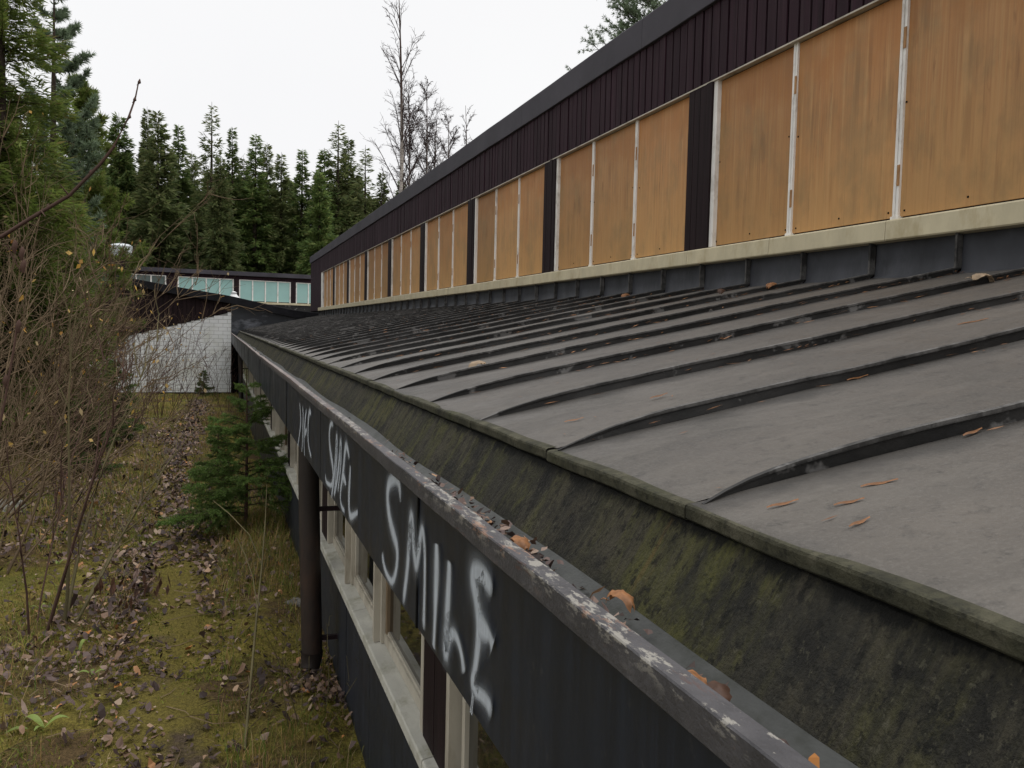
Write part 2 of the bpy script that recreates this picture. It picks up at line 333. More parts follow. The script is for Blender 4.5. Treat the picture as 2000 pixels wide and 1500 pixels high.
M['grass'] = leafy('autumn_grass', [(0, (.09, .15, .024)), (.35, (.17, .20, .038)), (.55, (.28, .20, .065)), (.8, (.34, .22, .09)), (1, (.44, .33, .18))], .7, .35, .9, .6)
M['moss'] = leafy('green_moss', [(0, (.11, .13, .02)), (.45, (.20, .20, .032)), (.8, (.26, .225, .046)), (1, (.13, .20, .028))], .8, .2, .9, .45)
M['leafd'] = leafy('fallen_leaf_brown', [(0, (.026, .017, .015)), (.3, (.065, .042, .036)), (.55, (.14, .098, .088)), (.75, (.19, .115, .07)), (.88, (.25, .18, .145)), (.95, (.38, .28, .20)), (1, (.42, .17, .04))], .6, .1, 2, .25)
M['leafy'] = leafy('yellow_hanging_leaf', [(0, (.36, .17, .05)), (.35, (.5, .29, .06)), (.7, (.62, .42, .12)), (1, (.60, .48, .3))], .55, .35, 2, .2)
M['leafo'] = leafy('dry_orange_leaf', [(0, (.14, .06, .025)), (.5, (.235, .105, .042)), (1, (.30, .145, .062))], .55, .15, 45, .6)
M['leafb'] = leafy('dry_dark_leaf', [(0, (.06, .03, .02)), (1, (.10, .05, .03))], .55, .1, 25, .5)
M['leafp'] = leafy('dry_pale_leaf', [(0, (.34, .24, .15)), (1, (.42, .32, .22))], .6, .15, 25, .45)
M['green'] = leafy('fresh_green_leaf', [(0, (.12, .20, .04)), (.5, (.19, .26, .06)), (1, (.27, .31, .09))], .45, .3, 6, .2)

# ------------------------------------------------------------------ ground
def gz(x, y):
    x = np.asarray(x, float); y = np.asarray(y, float)
    b = np.where(y < 6, -.02, -.02-.0145*(np.clip(y, 6, 60)-6)) + .1*np.exp(-((y-9.8)/3.5)**2)*np.exp(-((x-.9)/1.2)**2)
    b = b + .05*np.clip(-x-1.3, 0, 6)*np.clip((y-2)/4, 0, 1) + .00*x
    near = np.clip((60-y)/40, 0, 1)
    return b + near*(.035*vnoise(x*2.3, y*2.3, 1)+.02*vnoise(x*6, y*6, 2))
def ground_patch(xs, ys):
    X, Y = np.meshgrid(xs, ys); Z = gz(X, Y)
    n, m = X.shape; i = np.arange(n-1)[:, None]*m; j = np.arange(m-1)[None]
    return np.stack([X, Y, Z], -1).reshape(-1, 3), np.stack([i+j, i+j+1, i+m+j+1, i+m+j], -1).reshape(-1, 4)
xs = np.concatenate([[-600, -250, -100, -50, -30, -20, -14], np.arange(-10, -4, .4), np.arange(-4, 1.0, .09), [1.5, 3, 6, 12, 25, 60, 150, 600]])
ys = np.concatenate([[-300, -100, -40, -15, -6, -2, 0, 2], np.arange(3, 14, .1), np.arange(14, 36, .3), [38, 42, 48, 55, 70, 100, 160, 300, 700, 1500]])
tag(MB().add(*ground_patch(xs, ys)).obj('ground', M['ground'], None, True), 'mossy autumn ground with brown grass beside the building', None, None, 'structure')
PATH = np.array([(-.2, 2.), (-.28, 4.5), (-.3, 5.2), (-.26, 6.2), (-.26, 7.6), (-.36, 9), (-.5, 10.98), (-.6, 13), (-.61, 15.4), (-.58, 21.5), (-.56, 25.85), (-.6, 29)])
def path_x(y): return np.interp(y, PATH[:, 1], PATH[:, 0])
pm = MB(); py = np.arange(2, 29, .12); us = np.linspace(-1, 1, 9)
pv = []
for y in py:
    w = .2+.05*math.sin(y*1.7)+.05*math.sin(y*4.1+1); pv.append([(path_x(y)+u*w+.04*math.sin(y*7+u*3), y) for u in us])
pv = np.array(pv); pz = gz(pv[..., 0], pv[..., 1])+.012-.014*np.abs(us)[None]**3
k = len(us); i = np.arange(len(py)-1)[:, None]*k; j = np.arange(k-1)[None]
pm.add(np.concatenate([pv, pz[..., None]], -1).reshape(-1, 3), np.stack([i+j, i+j+1, i+k+j+1, i+k+j], -1).reshape(-1, 4))
tag(pm.obj('path', M['path'], None, True), 'narrow trodden path covered in dead leaves', None, None, 'structure')

# ------------------------------------------------------------------ the long building
X_W, X_E, SP, S0 = 3.43, .678, .6, 1.17          # clerestory wall, eave, seam spacing, first seam at the eave
Z_E, Z_F = 1.842, 2.433                          # eave and foot of the flashing
Y0, Y1 = -2.43, 32.4
SK = -.16                                        # seams run very slightly off square
SL = (Z_F-Z_E)/(X_W-X_E)
B = empty('long_building', (0, 0, 0)); B.location = (0, 0, 0)
tag(B, 'long low building with plywood clerestory and dark metal roof in the foreground', 'building')

# roof pans, one between each pair of seams
def pan_mesh(seed):
    r = np.random.default_rng(seed); mb = MB()
    us = np.linspace(0, 1, 16)**1.6; ws = np.linspace(.004, SP-.004, 7)
    v = []
    prof = [(X_E+.02, Z_E-.020), (X_E-.002, Z_E-.018), (X_E-.003, Z_E-.006), (X_E, Z_E)]
    for x, z in prof: v.append([(x, w, z) for w in ws])
    for u in us[1:]:
        x = X_E+(X_W-X_E)*u; z = Z_E+SL*(x-X_E)
        e = min(1, u*8)
        v.append([(x, w+SK*u, z+e*.0035*math.sin(3.14*w/SP)*math.sin(9*u+seed)+e*.0016*math.sin(17*u+w*9+seed*2)) for w in ws])
    v = np.array(v); m = len(ws)
    v[:4, :, 2] += (r.uniform(-.003, .003)+np.linspace(-.002, .002, m)*r.uniform(-1, 1))[None]
    i = np.arange(len(v)-1)[:, None]*m; j = np.arange(m-1)[None]
    mb.add(v.reshape(-1, 3), np.stack([i+j, i+m+j, i+m+j+1, i+j+1], -1).reshape(-1, 4))
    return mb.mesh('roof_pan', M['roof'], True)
def lip_mesh(seed):
    r = np.random.default_rng(seed+50); a = r.uniform(-.0025, .0025)
    prof = np.array([(X_E+.02, Z_E-.024), (X_E-.003, Z_E-.022), (X_E-.0058, Z_E-.019), (X_E-.0062, Z_E-.004), (X_E-.0045, Z_E+.0005), (X_E-.001, Z_E+.0024), (X_E+.012, Z_E+.0042), (X_E+.02, Z_E+.0043)])
    w = lambda v: np.stack([.0011*np.sin(v[..., 1]*21+seed)+0*v[..., 0], 0*v[..., 0], .001*np.sin(v[..., 1]*13+seed*2)+a*.5+0*v[..., 0]], -1)
    return MB().extrude(prof, np.linspace(.002, SP-.002, 14), False, w).mesh('eave_lip', M['lip'], False)
def seam_mesh(seed):
    r = np.random.default_rng(seed+9)
    path = []
    for u in np.concatenate([np.linspace(0, .18, 12), np.linspace(.2, .985, 26)]):
        x = X_E+.012+(X_W-X_E-.012)*u; d = u*(X_W-X_E); t = min(1, d/.34); t = (1-(1-t)**2.2)*min(1, d/.03)
        path.append((x, SK*u+.007*math.sin(u*19+seed*1.7)+.003*math.sin(u*53+seed)-.02*max(0, 1-d/.16)**2, Z_E+SL*(x-X_E), -SL*.0, 1, .0015+.0275*t, .4+.6*t))
    mb = MB(); v = []
    for x, y, z, nx, nz, h, t in path:
        ln = .003*math.sin(x*5+seed)*t; q = .0042*t+.0015
        v.append([(x, y-q*.8, z-.002), (x, y-q*.5+ln, z+h*.7), (x, y-q+ln, z+h*.74), (x, y-q+ln, z+h), (x, y+q*.7+ln, z+h+.001), (x, y+q*.7, z-.002)])
    zz = v[-1]
    for k, z in enumerate((Z_F+.02, Z_F+.1, 2.63)):                  # turns up the wall
        xx = X_W-.006; h = .034; y = SK-.002
        v.append([(xx+.004, y-.006, z), (xx-h*.7, y-.003, z), (xx-h*.74, y-.007, z), (xx-h, y-.007, z), (xx-h, y+.006, z), (xx+.004, y+.005, z)])
    v = np.array(v); m = 6; i = np.arange(len(v)-1)[:, None]*m; j = np.arange(m)[None]; j2 = (j+1) % m
    mb.add(v.reshape(-1, 3), np.stack([i+j, i+j2, i+m+j2, i+m+j], -1).reshape(-1, 4))
    return mb.mesh('roof_seam', M['seam'], False)
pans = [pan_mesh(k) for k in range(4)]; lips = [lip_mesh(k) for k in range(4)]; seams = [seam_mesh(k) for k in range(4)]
flash_me = [MB().extrude([(X_W-.03, Z_F-.012), (X_W-.006, Z_F+.008), (X_W-.001+.004*q, Z_F+.09), (X_W, 2.64)], np.linspace(.01, SP-.01, 5)).mesh('flashing_panel', M['flash'], True) for q in (-1, 0, 1)]
nseam = 0; y = S0-6*SP
while y < Y1:
    last = y+SP > Y1+.3
    if not last or True:
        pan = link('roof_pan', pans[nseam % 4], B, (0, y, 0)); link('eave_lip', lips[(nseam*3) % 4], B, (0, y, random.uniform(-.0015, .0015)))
        link('roof_seam', seams[(nseam*7+nseam//3) % 4], B, (0, y, 0)); link('flashing_panel', flash_me[(nseam*5) % 3], B, (0, y+SK, 0))
    y += SP; nseam += 1
YE = y
# eave board under the lip
bj = [Y0, .5, 6.5, 12.5, 18.5, 24.5, Y1]
for a, b in zip(bj[:-1], bj[1:]):
    MB().extrude([(.693, 1.815), (.683, 1.812), (.668, 1.786), (.644, 1.744), (.6005, 1.676), (.612, 1.668), (.71, 1.80)], np.arange(a+.006, b-.003, .25).tolist()+[b-.006], True,
        lambda v: np.stack([.004*vnoise(v[..., 1]*1.1, v[..., 2]*9, 4), 0*v[..., 0], 0*v[..., 0]], -1)).obj('eave_board', M['eave'], B)
box('eave_backing', M['dark'], B, .715, .74, Y0, Y1, 1.47, 1.80)
# gutter lining and worn rim
gw = lambda v: np.stack([.003*vnoise(v[..., 1]*1.3, 0*v[..., 1], 5), 0*v[..., 0], .006*np.clip(v[..., 1]/6, .25, 1)*vnoise(v[..., 1]*.9, 0*v[..., 1], 6)+.0012*vnoise(v[..., 1]*5, 0*v[..., 1], 8)], -1)
yy = np.concatenate([np.arange(Y0, 8, .06), np.arange(8, Y1, .2), [Y1]])
MB().extrude([(.433, 1.772), (.438, 1.72), (.45, 1.672), (.48, 1.655), (.54, 1.656), (.585, 1.664), (.615, 1.69)], yy, False).obj('gutter_lining', M['gut'], B, True)
MB().extrude([(.418, 1.743), (.4025, 1.743), (.4012, 1.7445), (.4008, 1.7765), (.4024, 1.7785), (.4285, 1.7775), (.4300, 1.7755), (.430, 1.758)], yy, True, gw).obj('gutter_rim', M['rim'], B, False)
# fascia panels
fj = [-2.1, -.08, 1.88, 3.83, 5.83, 7.76, 9.75, 11.6, 13.6, 15.6, 17.55, 19.55, 21.5, 23.5, 25.5, 27.4, 29.4, 31.3, 32.4]
fas = []
for q, (a, b) in enumerate(zip(fj[:-1], fj[1:])):
    dx = (.0, .002, -.001, .0015)[q % 4]
    fas.append(box('fascia_panel', M['fascia'], B, .418+dx, .436+dx, a+.005, b-.005, 1.436+.002*(q % 3), 1.752)); box('joint_strip', M['dark'], B, .4163, .437, b-.0048, b+.0048, 1.437, 1.743)
box('fascia_backing', M['dark'], B, .438, .445, Y0, Y1, 1.44, 1.70)
box('soffit', M['dark'], B, .445, .74, Y0, Y1, 1.455, 1.47)
# graffiti: sprayed strokes lying on the fascia
GRAF = {
'S' : [[2.064, 1.68], [2.085, 1.724], [2.128, 1.73], [2.214, 1.706], [2.24, 1.675], [2.233, 1.642], [2.195, 1.605], [2.135, 1.579], [2.097, 1.563], [2.095, 1.53], [2.113, 1.495], [2.153, 1.46], [2.201, 1.457], [2.26, 1.466], [2.291, 1.485], [2.303, 1.501]] ,
'M' : [[2.017, 1.447], [1.993, 1.496], [1.964, 1.571], [1.941, 1.688], [1.923, 1.64], [1.888, 1.579], [1.874, 1.583], [1.847, 1.635], [1.827, 1.675], [1.804, 1.645], [1.795, 1.604], [1.794, 1.538], [1.796, 1.493], [1.797, 1.459]] ,
'I' : [[1.695, 1.671], [1.689, 1.631], [1.693, 1.568], [1.697, 1.504], [1.703, 1.453]] ,
'L' : [[1.594, 1.662], [1.593, 1.637], [1.602, 1.555], [1.613, 1.467], [1.595, 1.501], [1.561, 1.536], [1.524, 1.536], [1.491, 1.516], [1.475, 1.488]] ,
'E1' : [[1.316, 1.681], [1.344, 1.693], [1.385, 1.695], [1.427, 1.684], [1.426, 1.667], [1.402, 1.645], [1.388, 1.615], [1.387, 1.592], [1.393, 1.56], [1.407, 1.519], [1.422, 1.494], [1.412, 1.483], [1.369, 1.494], [1.329, 1.498], [1.305, 1.487]] ,
'E2' : [[1.39, 1.607], [1.355, 1.608], [1.326, 1.609], [1.307, 1.597]] ,
'd1' : [[1.416, 1.478], [1.425, 1.453], [1.433, 1.427]] ,
'd2' : [[1.408, 1.481], [1.415, 1.457], [1.421, 1.433]] ,
's1' : [[3.381, 1.719], [3.429, 1.727], [3.484, 1.707], [3.506, 1.669], [3.484, 1.626], [3.424, 1.589], [3.374, 1.561], [3.363, 1.521], [3.403, 1.485], [3.488, 1.474], [3.604, 1.468], [3.621, 1.497]] ,
's2' : [[3.41, 1.437], [3.357, 1.499], [3.296, 1.596], [3.269, 1.711], [3.252, 1.642], [3.29, 1.522], [3.33, 1.462]] ,
's3' : [[3.33, 1.459], [3.246, 1.529], [3.179, 1.625], [3.155, 1.705], [3.134, 1.631], [3.173, 1.559], [3.221, 1.494]] ,
's4' : [[2.939, 1.66], [2.977, 1.683], [3.02, 1.696], [3.052, 1.665], [3.076, 1.607], [3.121, 1.551], [3.161, 1.494], [3.133, 1.458], [3.034, 1.461]] ,
's5' : [[2.91, 1.641], [2.919, 1.596], [2.938, 1.543], [2.922, 1.461], [2.787, 1.502], [2.737, 1.52]] ,
's6' : [[3.096, 1.576], [3.057, 1.573], [3.004, 1.562]] ,
't1' : [[4.848, 1.681], [4.796, 1.636], [4.763, 1.578], [4.849, 1.506], [4.947, 1.426]] ,
't2' : [[4.67, 1.68], [4.622, 1.633], [4.638, 1.571], [4.652, 1.489], [4.702, 1.422]] ,
't3' : [[4.449, 1.681], [4.516, 1.624], [4.552, 1.561], [4.567, 1.5], [4.519, 1.44]] ,
't4' : [[4.53, 1.554], [4.432, 1.583]] ,
't5' : [[4.221, 1.675], [4.252, 1.692], [4.318, 1.682], [4.359, 1.64], [4.371, 1.564], [4.328, 1.513], [4.24, 1.491], [4.195, 1.481]] ,
}
def ribbon(pts, w, mb_v, mb_f, att, x, ends=1.0):
    p = np.array(pts, float)
    for _ in range(3):                                              # smooth
        q = np.empty((2*len(p)-2+2-0, 2)); L_ = [p[0]]
        for a, b in zip(p[:-1], p[1:]): L_ += [a*.75+b*.25, a*.25+b*.75]
        p = np.array(L_+[p[-1]])
    t = np.gradient(p, axis=0); t[:, 0] *= 1; t = unit(t); nrm = np.stack([-t[:, 1], t[:, 0]], -1)
    s_ = np.linspace(0, 1, len(p)); ww = w*(.75+.25*np.sin(s_*7+w*300))*np.clip(np.minimum(s_, 1-s_)*9+.45, 0, 1)
    base = len(mb_v); cols = [(-3.4, 0), (-2.1, .05), (-1.35, .18), (-.85, .68), (-.48, .97), (.48, .97), (.85, .68), (1.35, .18), (2.1, .05), (3.4, 0)]
    fade = np.clip(np.minimum(s_, 1-s_)*14, 0, 1)*ends
    for k in range(len(p)):
        for c, a in cols:
            q = p[k]+nrm[k]*c*ww[k]; mb_v.append((x, q[0], min(max(q[1], 1.437), 1.75))); att.append(a*fade[k])
    m = len(cols)
    for k in range(len(p)-1):
        for c in range(m-1): mb_f.append((base+k*m+c, base+k*m+c+1, base+(k+1)*m+c+1, base+(k+1)*m+c))
def graffiti(keys, widths, x):
    v, f, a = [], [], []
    for n_, kk in enumerate(keys): ribbon(GRAF[kk], widths.get(kk, widths['*']), v, f, a, x-.0004*(n_ % 3))
    me = bpy.data.meshes.new('graffiti'); me.from_pydata(v, [], f); at = me.attributes.new('spray', 'FLOAT', 'POINT'); at.data.foreach_set('value', a)
    me.shade_flat(); me.materials.append(M['spray']); o = link('graffiti', me, B); return o
def glabel(o, t): o['label'] = t
glabel(graffiti(['S', 'M', 'I', 'L', 'E1', 'E2', 'd1', 'd2'], {'*': .018, 'E1': .0195, 'E2': .02, 'd1': .0035, 'd2': .0035}, .4155), 'sprayed white word SMILE on the dark fascia')
glabel(graffiti(['s1', 's2', 's3', 's4', 's5', 's6'], {'*': .0165}, .4155), 'thinner sprayed white word SMEL on the dark fascia')
glabel(graffiti(['t1', 't2', 't3', 't4', 't5'], {'*': .0165}, .4155), 'unfinished sprayed white letters farther along the fascia')

# lower wall, windows between posts
PC = [5.905+3.15*k for k in range(-3, 9)]                             # post centres shared by both storeys of openings
ZS = .695
pw = .795; y = -2.3
wp = MB().box(.68, .70, 0, pw-.008, -.6, .668).mesh('wall_panel', M['wallp'])
while y < Y1-.4: link('wall_panel', wp, B, (random.uniform(-.002, .002), y, 0)); y += pw
box('wall_core', M['dark'], B, .74, .78, Y0, Y1, -.6, .66)
sill_me = MB().extrude([(.64, .634), (.637, .64), (.637, .678), (.642, .684), (.735, ZS+.004), (.735, .66), (.66, .64)], [0, .5, 1.0, 1.569], True).mesh('window_sill', M['sill'])
for q, c in enumerate(PC[:-1]):
    for h in (0, 1): link('window_sill', sill_me, B, (0, c+h*1.575, 0))
mull_w = MB().box(.662, .69, -.016, .016, ZS-.003, 1.452).box(.69, .735, -.05, .05, ZS, 1.452).mesh('mullion', M['frame'])
rail_w = MB().box(.703, .735, .052, .878, ZS+.002, ZS+.05).box(.712, .735, .052, .878, ZS+.05, ZS+.062).mesh('bottom_rail', M['frame'])
stile_w = MB().box(.708, .735, 0, .033, ZS+.05, 1.452).mesh('stile', M['frame'])
stile_wood = MB().box(.708, .735, 0, .033, ZS+.05, 1.452).mesh('stile', M['wood'])
jamb_w = MB().box(.675, .735, -.02, .02, ZS, 1.452).mesh('jamb', M['frame'])
pane_w = MB().box(.722, .727, .086, .844, ZS+.055, 1.452).mesh('pane', M['glass'])
post_w = MB().box(.676, .72, -.155, -.004, .60, 1.452).box(.676, .72, .004, .155, .60, 1.452).box(.69, .72, -.006, .006, .6, 1.452).mesh('window_post', M['post'])
for q, (a, b) in enumerate(zip(PC[:-1], PC[1:])):
    link('window_post', post_w, B, (0, a, 0))
    wroot = MB().box(.728, .738, .16, 2.99, ZS, ZS+.01).box(.728, .738, .16, 2.99, 1.44, 1.452).obj('window', M['frame'], B, False, (0, a, 0))
    for k in range(4):
        yk = .18+k*.93
        link('jamb' if k in (0, 3) else 'mullion', jamb_w if k in (0, 3) else mull_w, wroot, (0, yk, 0))
        if k < 3:
            link('bottom_rail', rail_w, wroot, (0, yk, 0)); link('stile', stile_wood if k == 0 else stile_w, wroot, (0, yk+.052, 0)); link('stile', stile_wood if k == 0 else stile_w, wroot, (0, yk+.845, 0)); link('pane', pane_w, wroot, (0, yk, 0))
box('interior_lining', M['dark'], B, 1.3, 1.32, Y0, Y1, .6, 1.5); box('interior_shelf', M['dark'], B, .78, 1.3, Y0, Y1, .6, .64)
# downpipes
def downpipe(top, bot, label):
    p = MB().tube([top, (top[0], top[1], 1.2), bot], .061, 14).obj('downpipe', M['pipe'], B, True); p['label'] = label
    b = np.array(bot); MB().tube([b+(0, 0, .005), b-(0, 0, .02)+(-.0, -.0, 0), b+(-.012, -.03, -.09)], [.066, .064, .052], 14).obj('pipe_shoe', M['pipe'], p, True)
    for z in (1.02, .25):
        f = (z-bot[2])/(top[2]-bot[2]); x = bot[0]+(top[0]-bot[0])*f; y = bot[1]+(top[1]-bot[1])*f
        MB().box(x+.03, .70, y-.015, y+.015, z-.012, z+.012).obj('pipe_bracket', M['post'], p)
downpipe((.505, 5.24, 1.46), (.53, 5.21, .17), 'rust brown downpipe hanging from the gutter')
downpipe((.505, 22.3, 1.46), (.52, 21.7, .12), 'distant rust brown downpipe near the white brick wall')

# clerestory
XP = 3.442
ply_me = MB().box(XP, XP+.014, .006, .918, 0, 1.178).mesh('plywood_panel', M['ply'])
mul_me = MB().box(XP-.016, XP+.01, -.021, -.003, 0, 1.195).box(XP-.016, XP+.01, .003, .021, 0, 1.195).box(XP-.006, XP+.01, -.004, .004, 0, 1.195).mesh('mullion', M['white'])
foot_me = MB().box(XP-.02, XP+.01, -.03, .03, 0, .022).mesh('mullion_foot', M['white'])
hinge_me = MB().box(XP-.020, XP-.015, -.0215, -.004, 0, .11).mesh('hinge', M['hinge'])
nail_me = MB().tube([(XP+.002, 0, 0), (XP-.003, 0, 0)], .006, 6, True).mesh('nail', M['dark'])
pb_me = MB().box(XP-.045, XP+.02, 0, .079, 0, 1.205).mesh('board', M['post'])
casing_me = MB().box(XP-.03, XP+.01, 0, .05, 0, 1.195).mesh('casing', M['white'])
ZP = 2.742
for q, c in enumerate(PC):
    if c < 30:
        post = box('clerestory_post', M['dark'], B, XP-.01, XP+.03, c-.165, c+.165, ZP-.012, 3.945)
        for k in range(4): link('board', pb_me, post, (random.uniform(-.003, .003), c-.168+k*.085, ZP-.008+random.uniform(-.004, .004)))
        link('casing', casing_me, B, (0, c-.22, ZP))
    if q < len(PC)-1:
        for k in range(3):
            yk = c+.17+k*.93+.02
            if yk > 31: continue
            pn = link('plywood_panel', ply_me, B, (random.uniform(-.002, .002), yk, ZP+.008))
            if 1 < yk < 9:
                for ny, nz in ((.04, .03), (.46, .045), (.88, .03), (.88, .6), (.04, .62)): link('nail', nail_me, pn, (0, ny+random.uniform(-.02, .02), nz))
            if k:
                mu = link('mullion', mul_me, B, (0, yk-.006, ZP)); link('mullion_foot', foot_me, mu, (0, 0, -.01))
                for hz in (.17, .86): link('hinge', hinge_me, mu, (0, 0, hz+random.uniform(-.03, .03)))
box('panel_backing', M['dark'], B, XP+.016, XP+.04, Y0, 31.2, ZP-.05, 3.95)
box('end_casing', M['white'], B, XP-.04, XP+.012, 31.02, 31.5, ZP, 3.943)
cs_me = MB().extrude([(3.372, 2.621), (3.366, 2.628), (3.368, 2.722), (3.374, 2.730), (3.46, 2.745), (3.46, 2.615)], [0, .35, .7, 1.046], True).mesh('clerestory_sill', M['cream'])
y = Y0
while y < 32.0: link('clerestory_sill', cs_me, B, (random.uniform(-.0015, .0015), y, random.uniform(-.001, .001))); y += 1.05
MB().box(3.396, 3.45, Y0, 31.5, 3.934, 3.944).obj('head_trim', M['frame'], B)
cb_me = [MB().extrude([(3.400, 3.944+d), (3.399, 4.56), (3.412, 4.56), (3.412, 3.95+d)], [0, .097], True).mesh('cladding_board', M['brown']) for d in (-.004, .0, .004)]
y = Y0+.6; k = 0
while y < 35.2: link('cladding_board', cb_me[random.randrange(3)], B, (random.uniform(-.004, .004), y, 0)); y += .1155
box('cladding_backing', M['dark'], B, 3.426, 3.45, Y0, 35.3, 3.96, 4.56)
eb_me = MB().box(3.402, 3.424, 0, .106, 2.64, 3.95).mesh('end_board', M['brown']); y = 31.52
while y < 35.2: link('end_board', eb_me, B, (0, y, 0)); y += .116
box('end_backing', M['dark'], B, 3.426, 3.45, 31.5, 35.3, 2.5, 3.955)
y = Y0; q = 0
while y < 35.25:
    b = min(y+3.1, 35.4)
    MB().extrude([(3.376, 4.496), (3.372, 4.50), (3.374, 4.742), (3.382, 4.752), (3.6, 4.765), (3.6, 4.49)], np.linspace(y+.002, b-.002, 8), True,
        lambda v: np.stack([.003*vnoise(v[..., 1]*.9, 0*v[..., 1], 11), 0*v[..., 0], .007*vnoise(v[..., 1]*.45, 0*v[..., 1], 12)], -1)).obj('roof_edge', M['band'], B); y = b; q += 1
MB().box(3.6, 9.5, Y0, 35.35, 4.60, 4.745).obj('upper_roof', M['black'], B)
MB().box(3.452, 9.4, Y0+.1, 35.3, -.5, 4.6).obj('building_core', M['brown'], B)
MB().box(.79, 3.45, Y0, Y0+.05, -.5, 2.4).obj('end_wall', M['wallp'], B)

# ------------------------------------------------------------------ white brick wing closing the yard
W = empty('brick_wing', (0, 32.6, 0)); tag(W, 'white painted brick wing with brown gable and black verge across the end of the yard', 'building')
YW = 32.6-32.6
def wtop(x): return np.where(x > -4, 2.52+.27*(np.minimum(x, .42)-.42), 1.33+.12*(x+4))
wall = MB().add([(-9, .05, -.38), (.41, .05, -.38), (.41, .05, 2.49), (-4, .05, 1.30), (-9, .05, .7)], [(0, 1, 2, 3, 4)]).box(-9, .41, .08, .3, -.3, .6).obj('brick_wall', M['joint'], W)
bm_ = MB(); cz = -.33; row = 0
while cz < 2.52:
    x = -9+(row % 2)*.15
    while x < .41:
        x2 = min(x+.29, .42); t0 = float(min(wtop(np.array(x)), wtop(np.array(x2))))
        if cz+.05 < t0: bm_.box(x, x2, .037+random.uniform(-.003, .003), .06, cz, min(cz+.1235, t0))
        x += .30
    cz += .135; row += 1
br = bm_.obj('brick', M['brick'], W); br['kind'] = 'stuff'
box('plinth', M['black'], W, -9, .45, .0, .08, -.75, -.335)
# brown gable boards between brick top and verge
def vtop(x): return np.interp(x, [-9, -3.9, -2.5, -1.29, .39, 2.57, 3.42], [2.45, 3.72, 3.5, 3.3, 3.06, 2.62, 2.55])
gb_x = -8.9
while gb_x < .40:
    x2 = gb_x+.135; xm = gb_x+.07
    MB().add([(gb_x, .015, float(wtop(np.array(gb_x)))+.002), (x2, .015, float(wtop(np.array(x2)))+.002), (x2, .015, float(vtop(x2))-.1), (gb_x, .015, float(vtop(gb_x))-.1),
              (gb_x, .05, float(wtop(np.array(gb_x)))), (x2, .05, float(wtop(np.array(x2)))), (x2, .05, float(vtop(x2))-.1), (gb_x, .05, float(vtop(gb_x))-.1)],
             [(0, 1, 2, 3), (0, 4, 5, 1), (1, 5, 6, 2), (0, 3, 7, 4)]).obj('gable_board', M['post'], W); gb_x += .148
MB().add([(-9, .055, .6), (.41, .055, 2.4), (.41, .055, 3.0), (-3.9, .055, 3.6), (-9, .055, 2.4)], [(0, 1, 2, 3, 4)]).obj('gable_backing', M['dark'], W)
MB().box(.425, 3.40, .02, .06, 1.4, 2.48).add([(.425, .02, 2.48), (3.40, .02, 2.48), (2.57, .02, 2.5), (.425, .02, 2.95)], [(0, 1, 2, 3)]).obj('metal_cheek', M['smear'], W)
vx = np.array([-9, -3.9, -2.5, -1.29, .39, 1.5, 2.5, 2.9, 3.42]); vz = vtop(vx)
vv = []
for x, z in zip(vx, vz): vv.append([(x, -.12, z-.26), (x, -.13, z-.01), (x, -.11, z), (x, 9, z+.02), (x, 9, z-.2)])
vv = np.array(vv); i = np.arange(len(vx)-1)[:, None]*5; j = np.arange(5)[None]
MB().add(vv.reshape(-1, 3), np.stack([i+j, i+5+j, i+5+(j+1) % 5, i+(j+1) % 5], -1).reshape(-1, 4)).obj('verge_roof', M['black'], W)
fan = MB().box(-3.72, -3.12, 2.9, 3.5, 3.4, 4.5).obj('fan_shaft', M['post'], W)
def ring(rs, zs, n=16): return MB().tube([(0, 0, z) for z in zs], rs, n, True)
ring([.40, .40, .36, .36, .41, .41, .3, .05], [4.48, 4.55, 4.56, 4.60, 4.61, 4.86, 4.93, 4.97]).obj('fan_hood', M['metal'], fan, False, (-3.45, 3.2, 0))
ring([.22, .20, .11, .10, .13, .03], [3.05, 3.12, 3.22, 3.28, 3.29, 3.34], 12).obj('roof_vent', M['ventw'], W, True, (.56, 3.4, 0))
box('wing_core', M['dark'], W, -8.9, 3.3, .4, 8.9, -.5, 2.3)

# ------------------------------------------------------------------ building with turquoise panes far behind
F = empty('glazed_building', (-4, 45, 0)); F.rotation_euler = (0, 0, math.radians(18))
tag(F, 'distant flat building with a row of turquoise panes above the brick wing', 'building')
box('facade', M['brown'], F, -5, 12, .06, .3, -.5, 4.5)
MB().add([(-5, -.15, 4.42), (12, -.15, 4.56), (12, -.15, 4.78), (-5, -.15, 4.60), (-5, 6, 4.42), (12, 6, 4.56), (12, 6, 4.78), (-5, 6, 4.60)],
         [(0, 1, 2, 3), (3, 2, 6, 7), (0, 4, 5, 1), (0, 3, 7, 4), (1, 5, 6, 2), (4, 7, 6, 5)]).obj('roof_edge', M['band'], F)
bays = [(-4.3, 0), (-1.0, 0), (2.26, 4), (5.26, 4), (8.27, 4)]
for bx, n in bays:
    for k in range(4):
        x0 = bx+k*.667; box('pane', M['teal'] if bx+k*.6 > 2.0 else M['tealdim'], F, x0+.03, x0+.637, .03, .055, 3.26, 4.28)
    fr = MB()
    for k in range(5): fr.box(bx+k*.667-.03, bx+k*.667+.03, .0, .054, 3.22, 4.30)
    fr.box(bx-.02, bx+2.69, .001, .05, 4.28, 4.315); fr.obj('window_frame', M['white'], F)
    box('facade_post', M['post'], F, bx+2.705, bx+2.96, -.03, .058, 3.2, 4.33)
box('sill', M['cream'], F, -5, 12, -.06, .058, 3.12, 3.225)
box('upstand', M['seam'], F, -5, 12, -.02, .058, 2.7, 3.115)
MB().add([(-5, -.02, 2.75), (12, -.02, 2.75), (12, -3.5, 2.3), (-5, -3.5, 2.3)], [(0, 1, 2, 3)]).obj('low_roof', M['roof'], F)

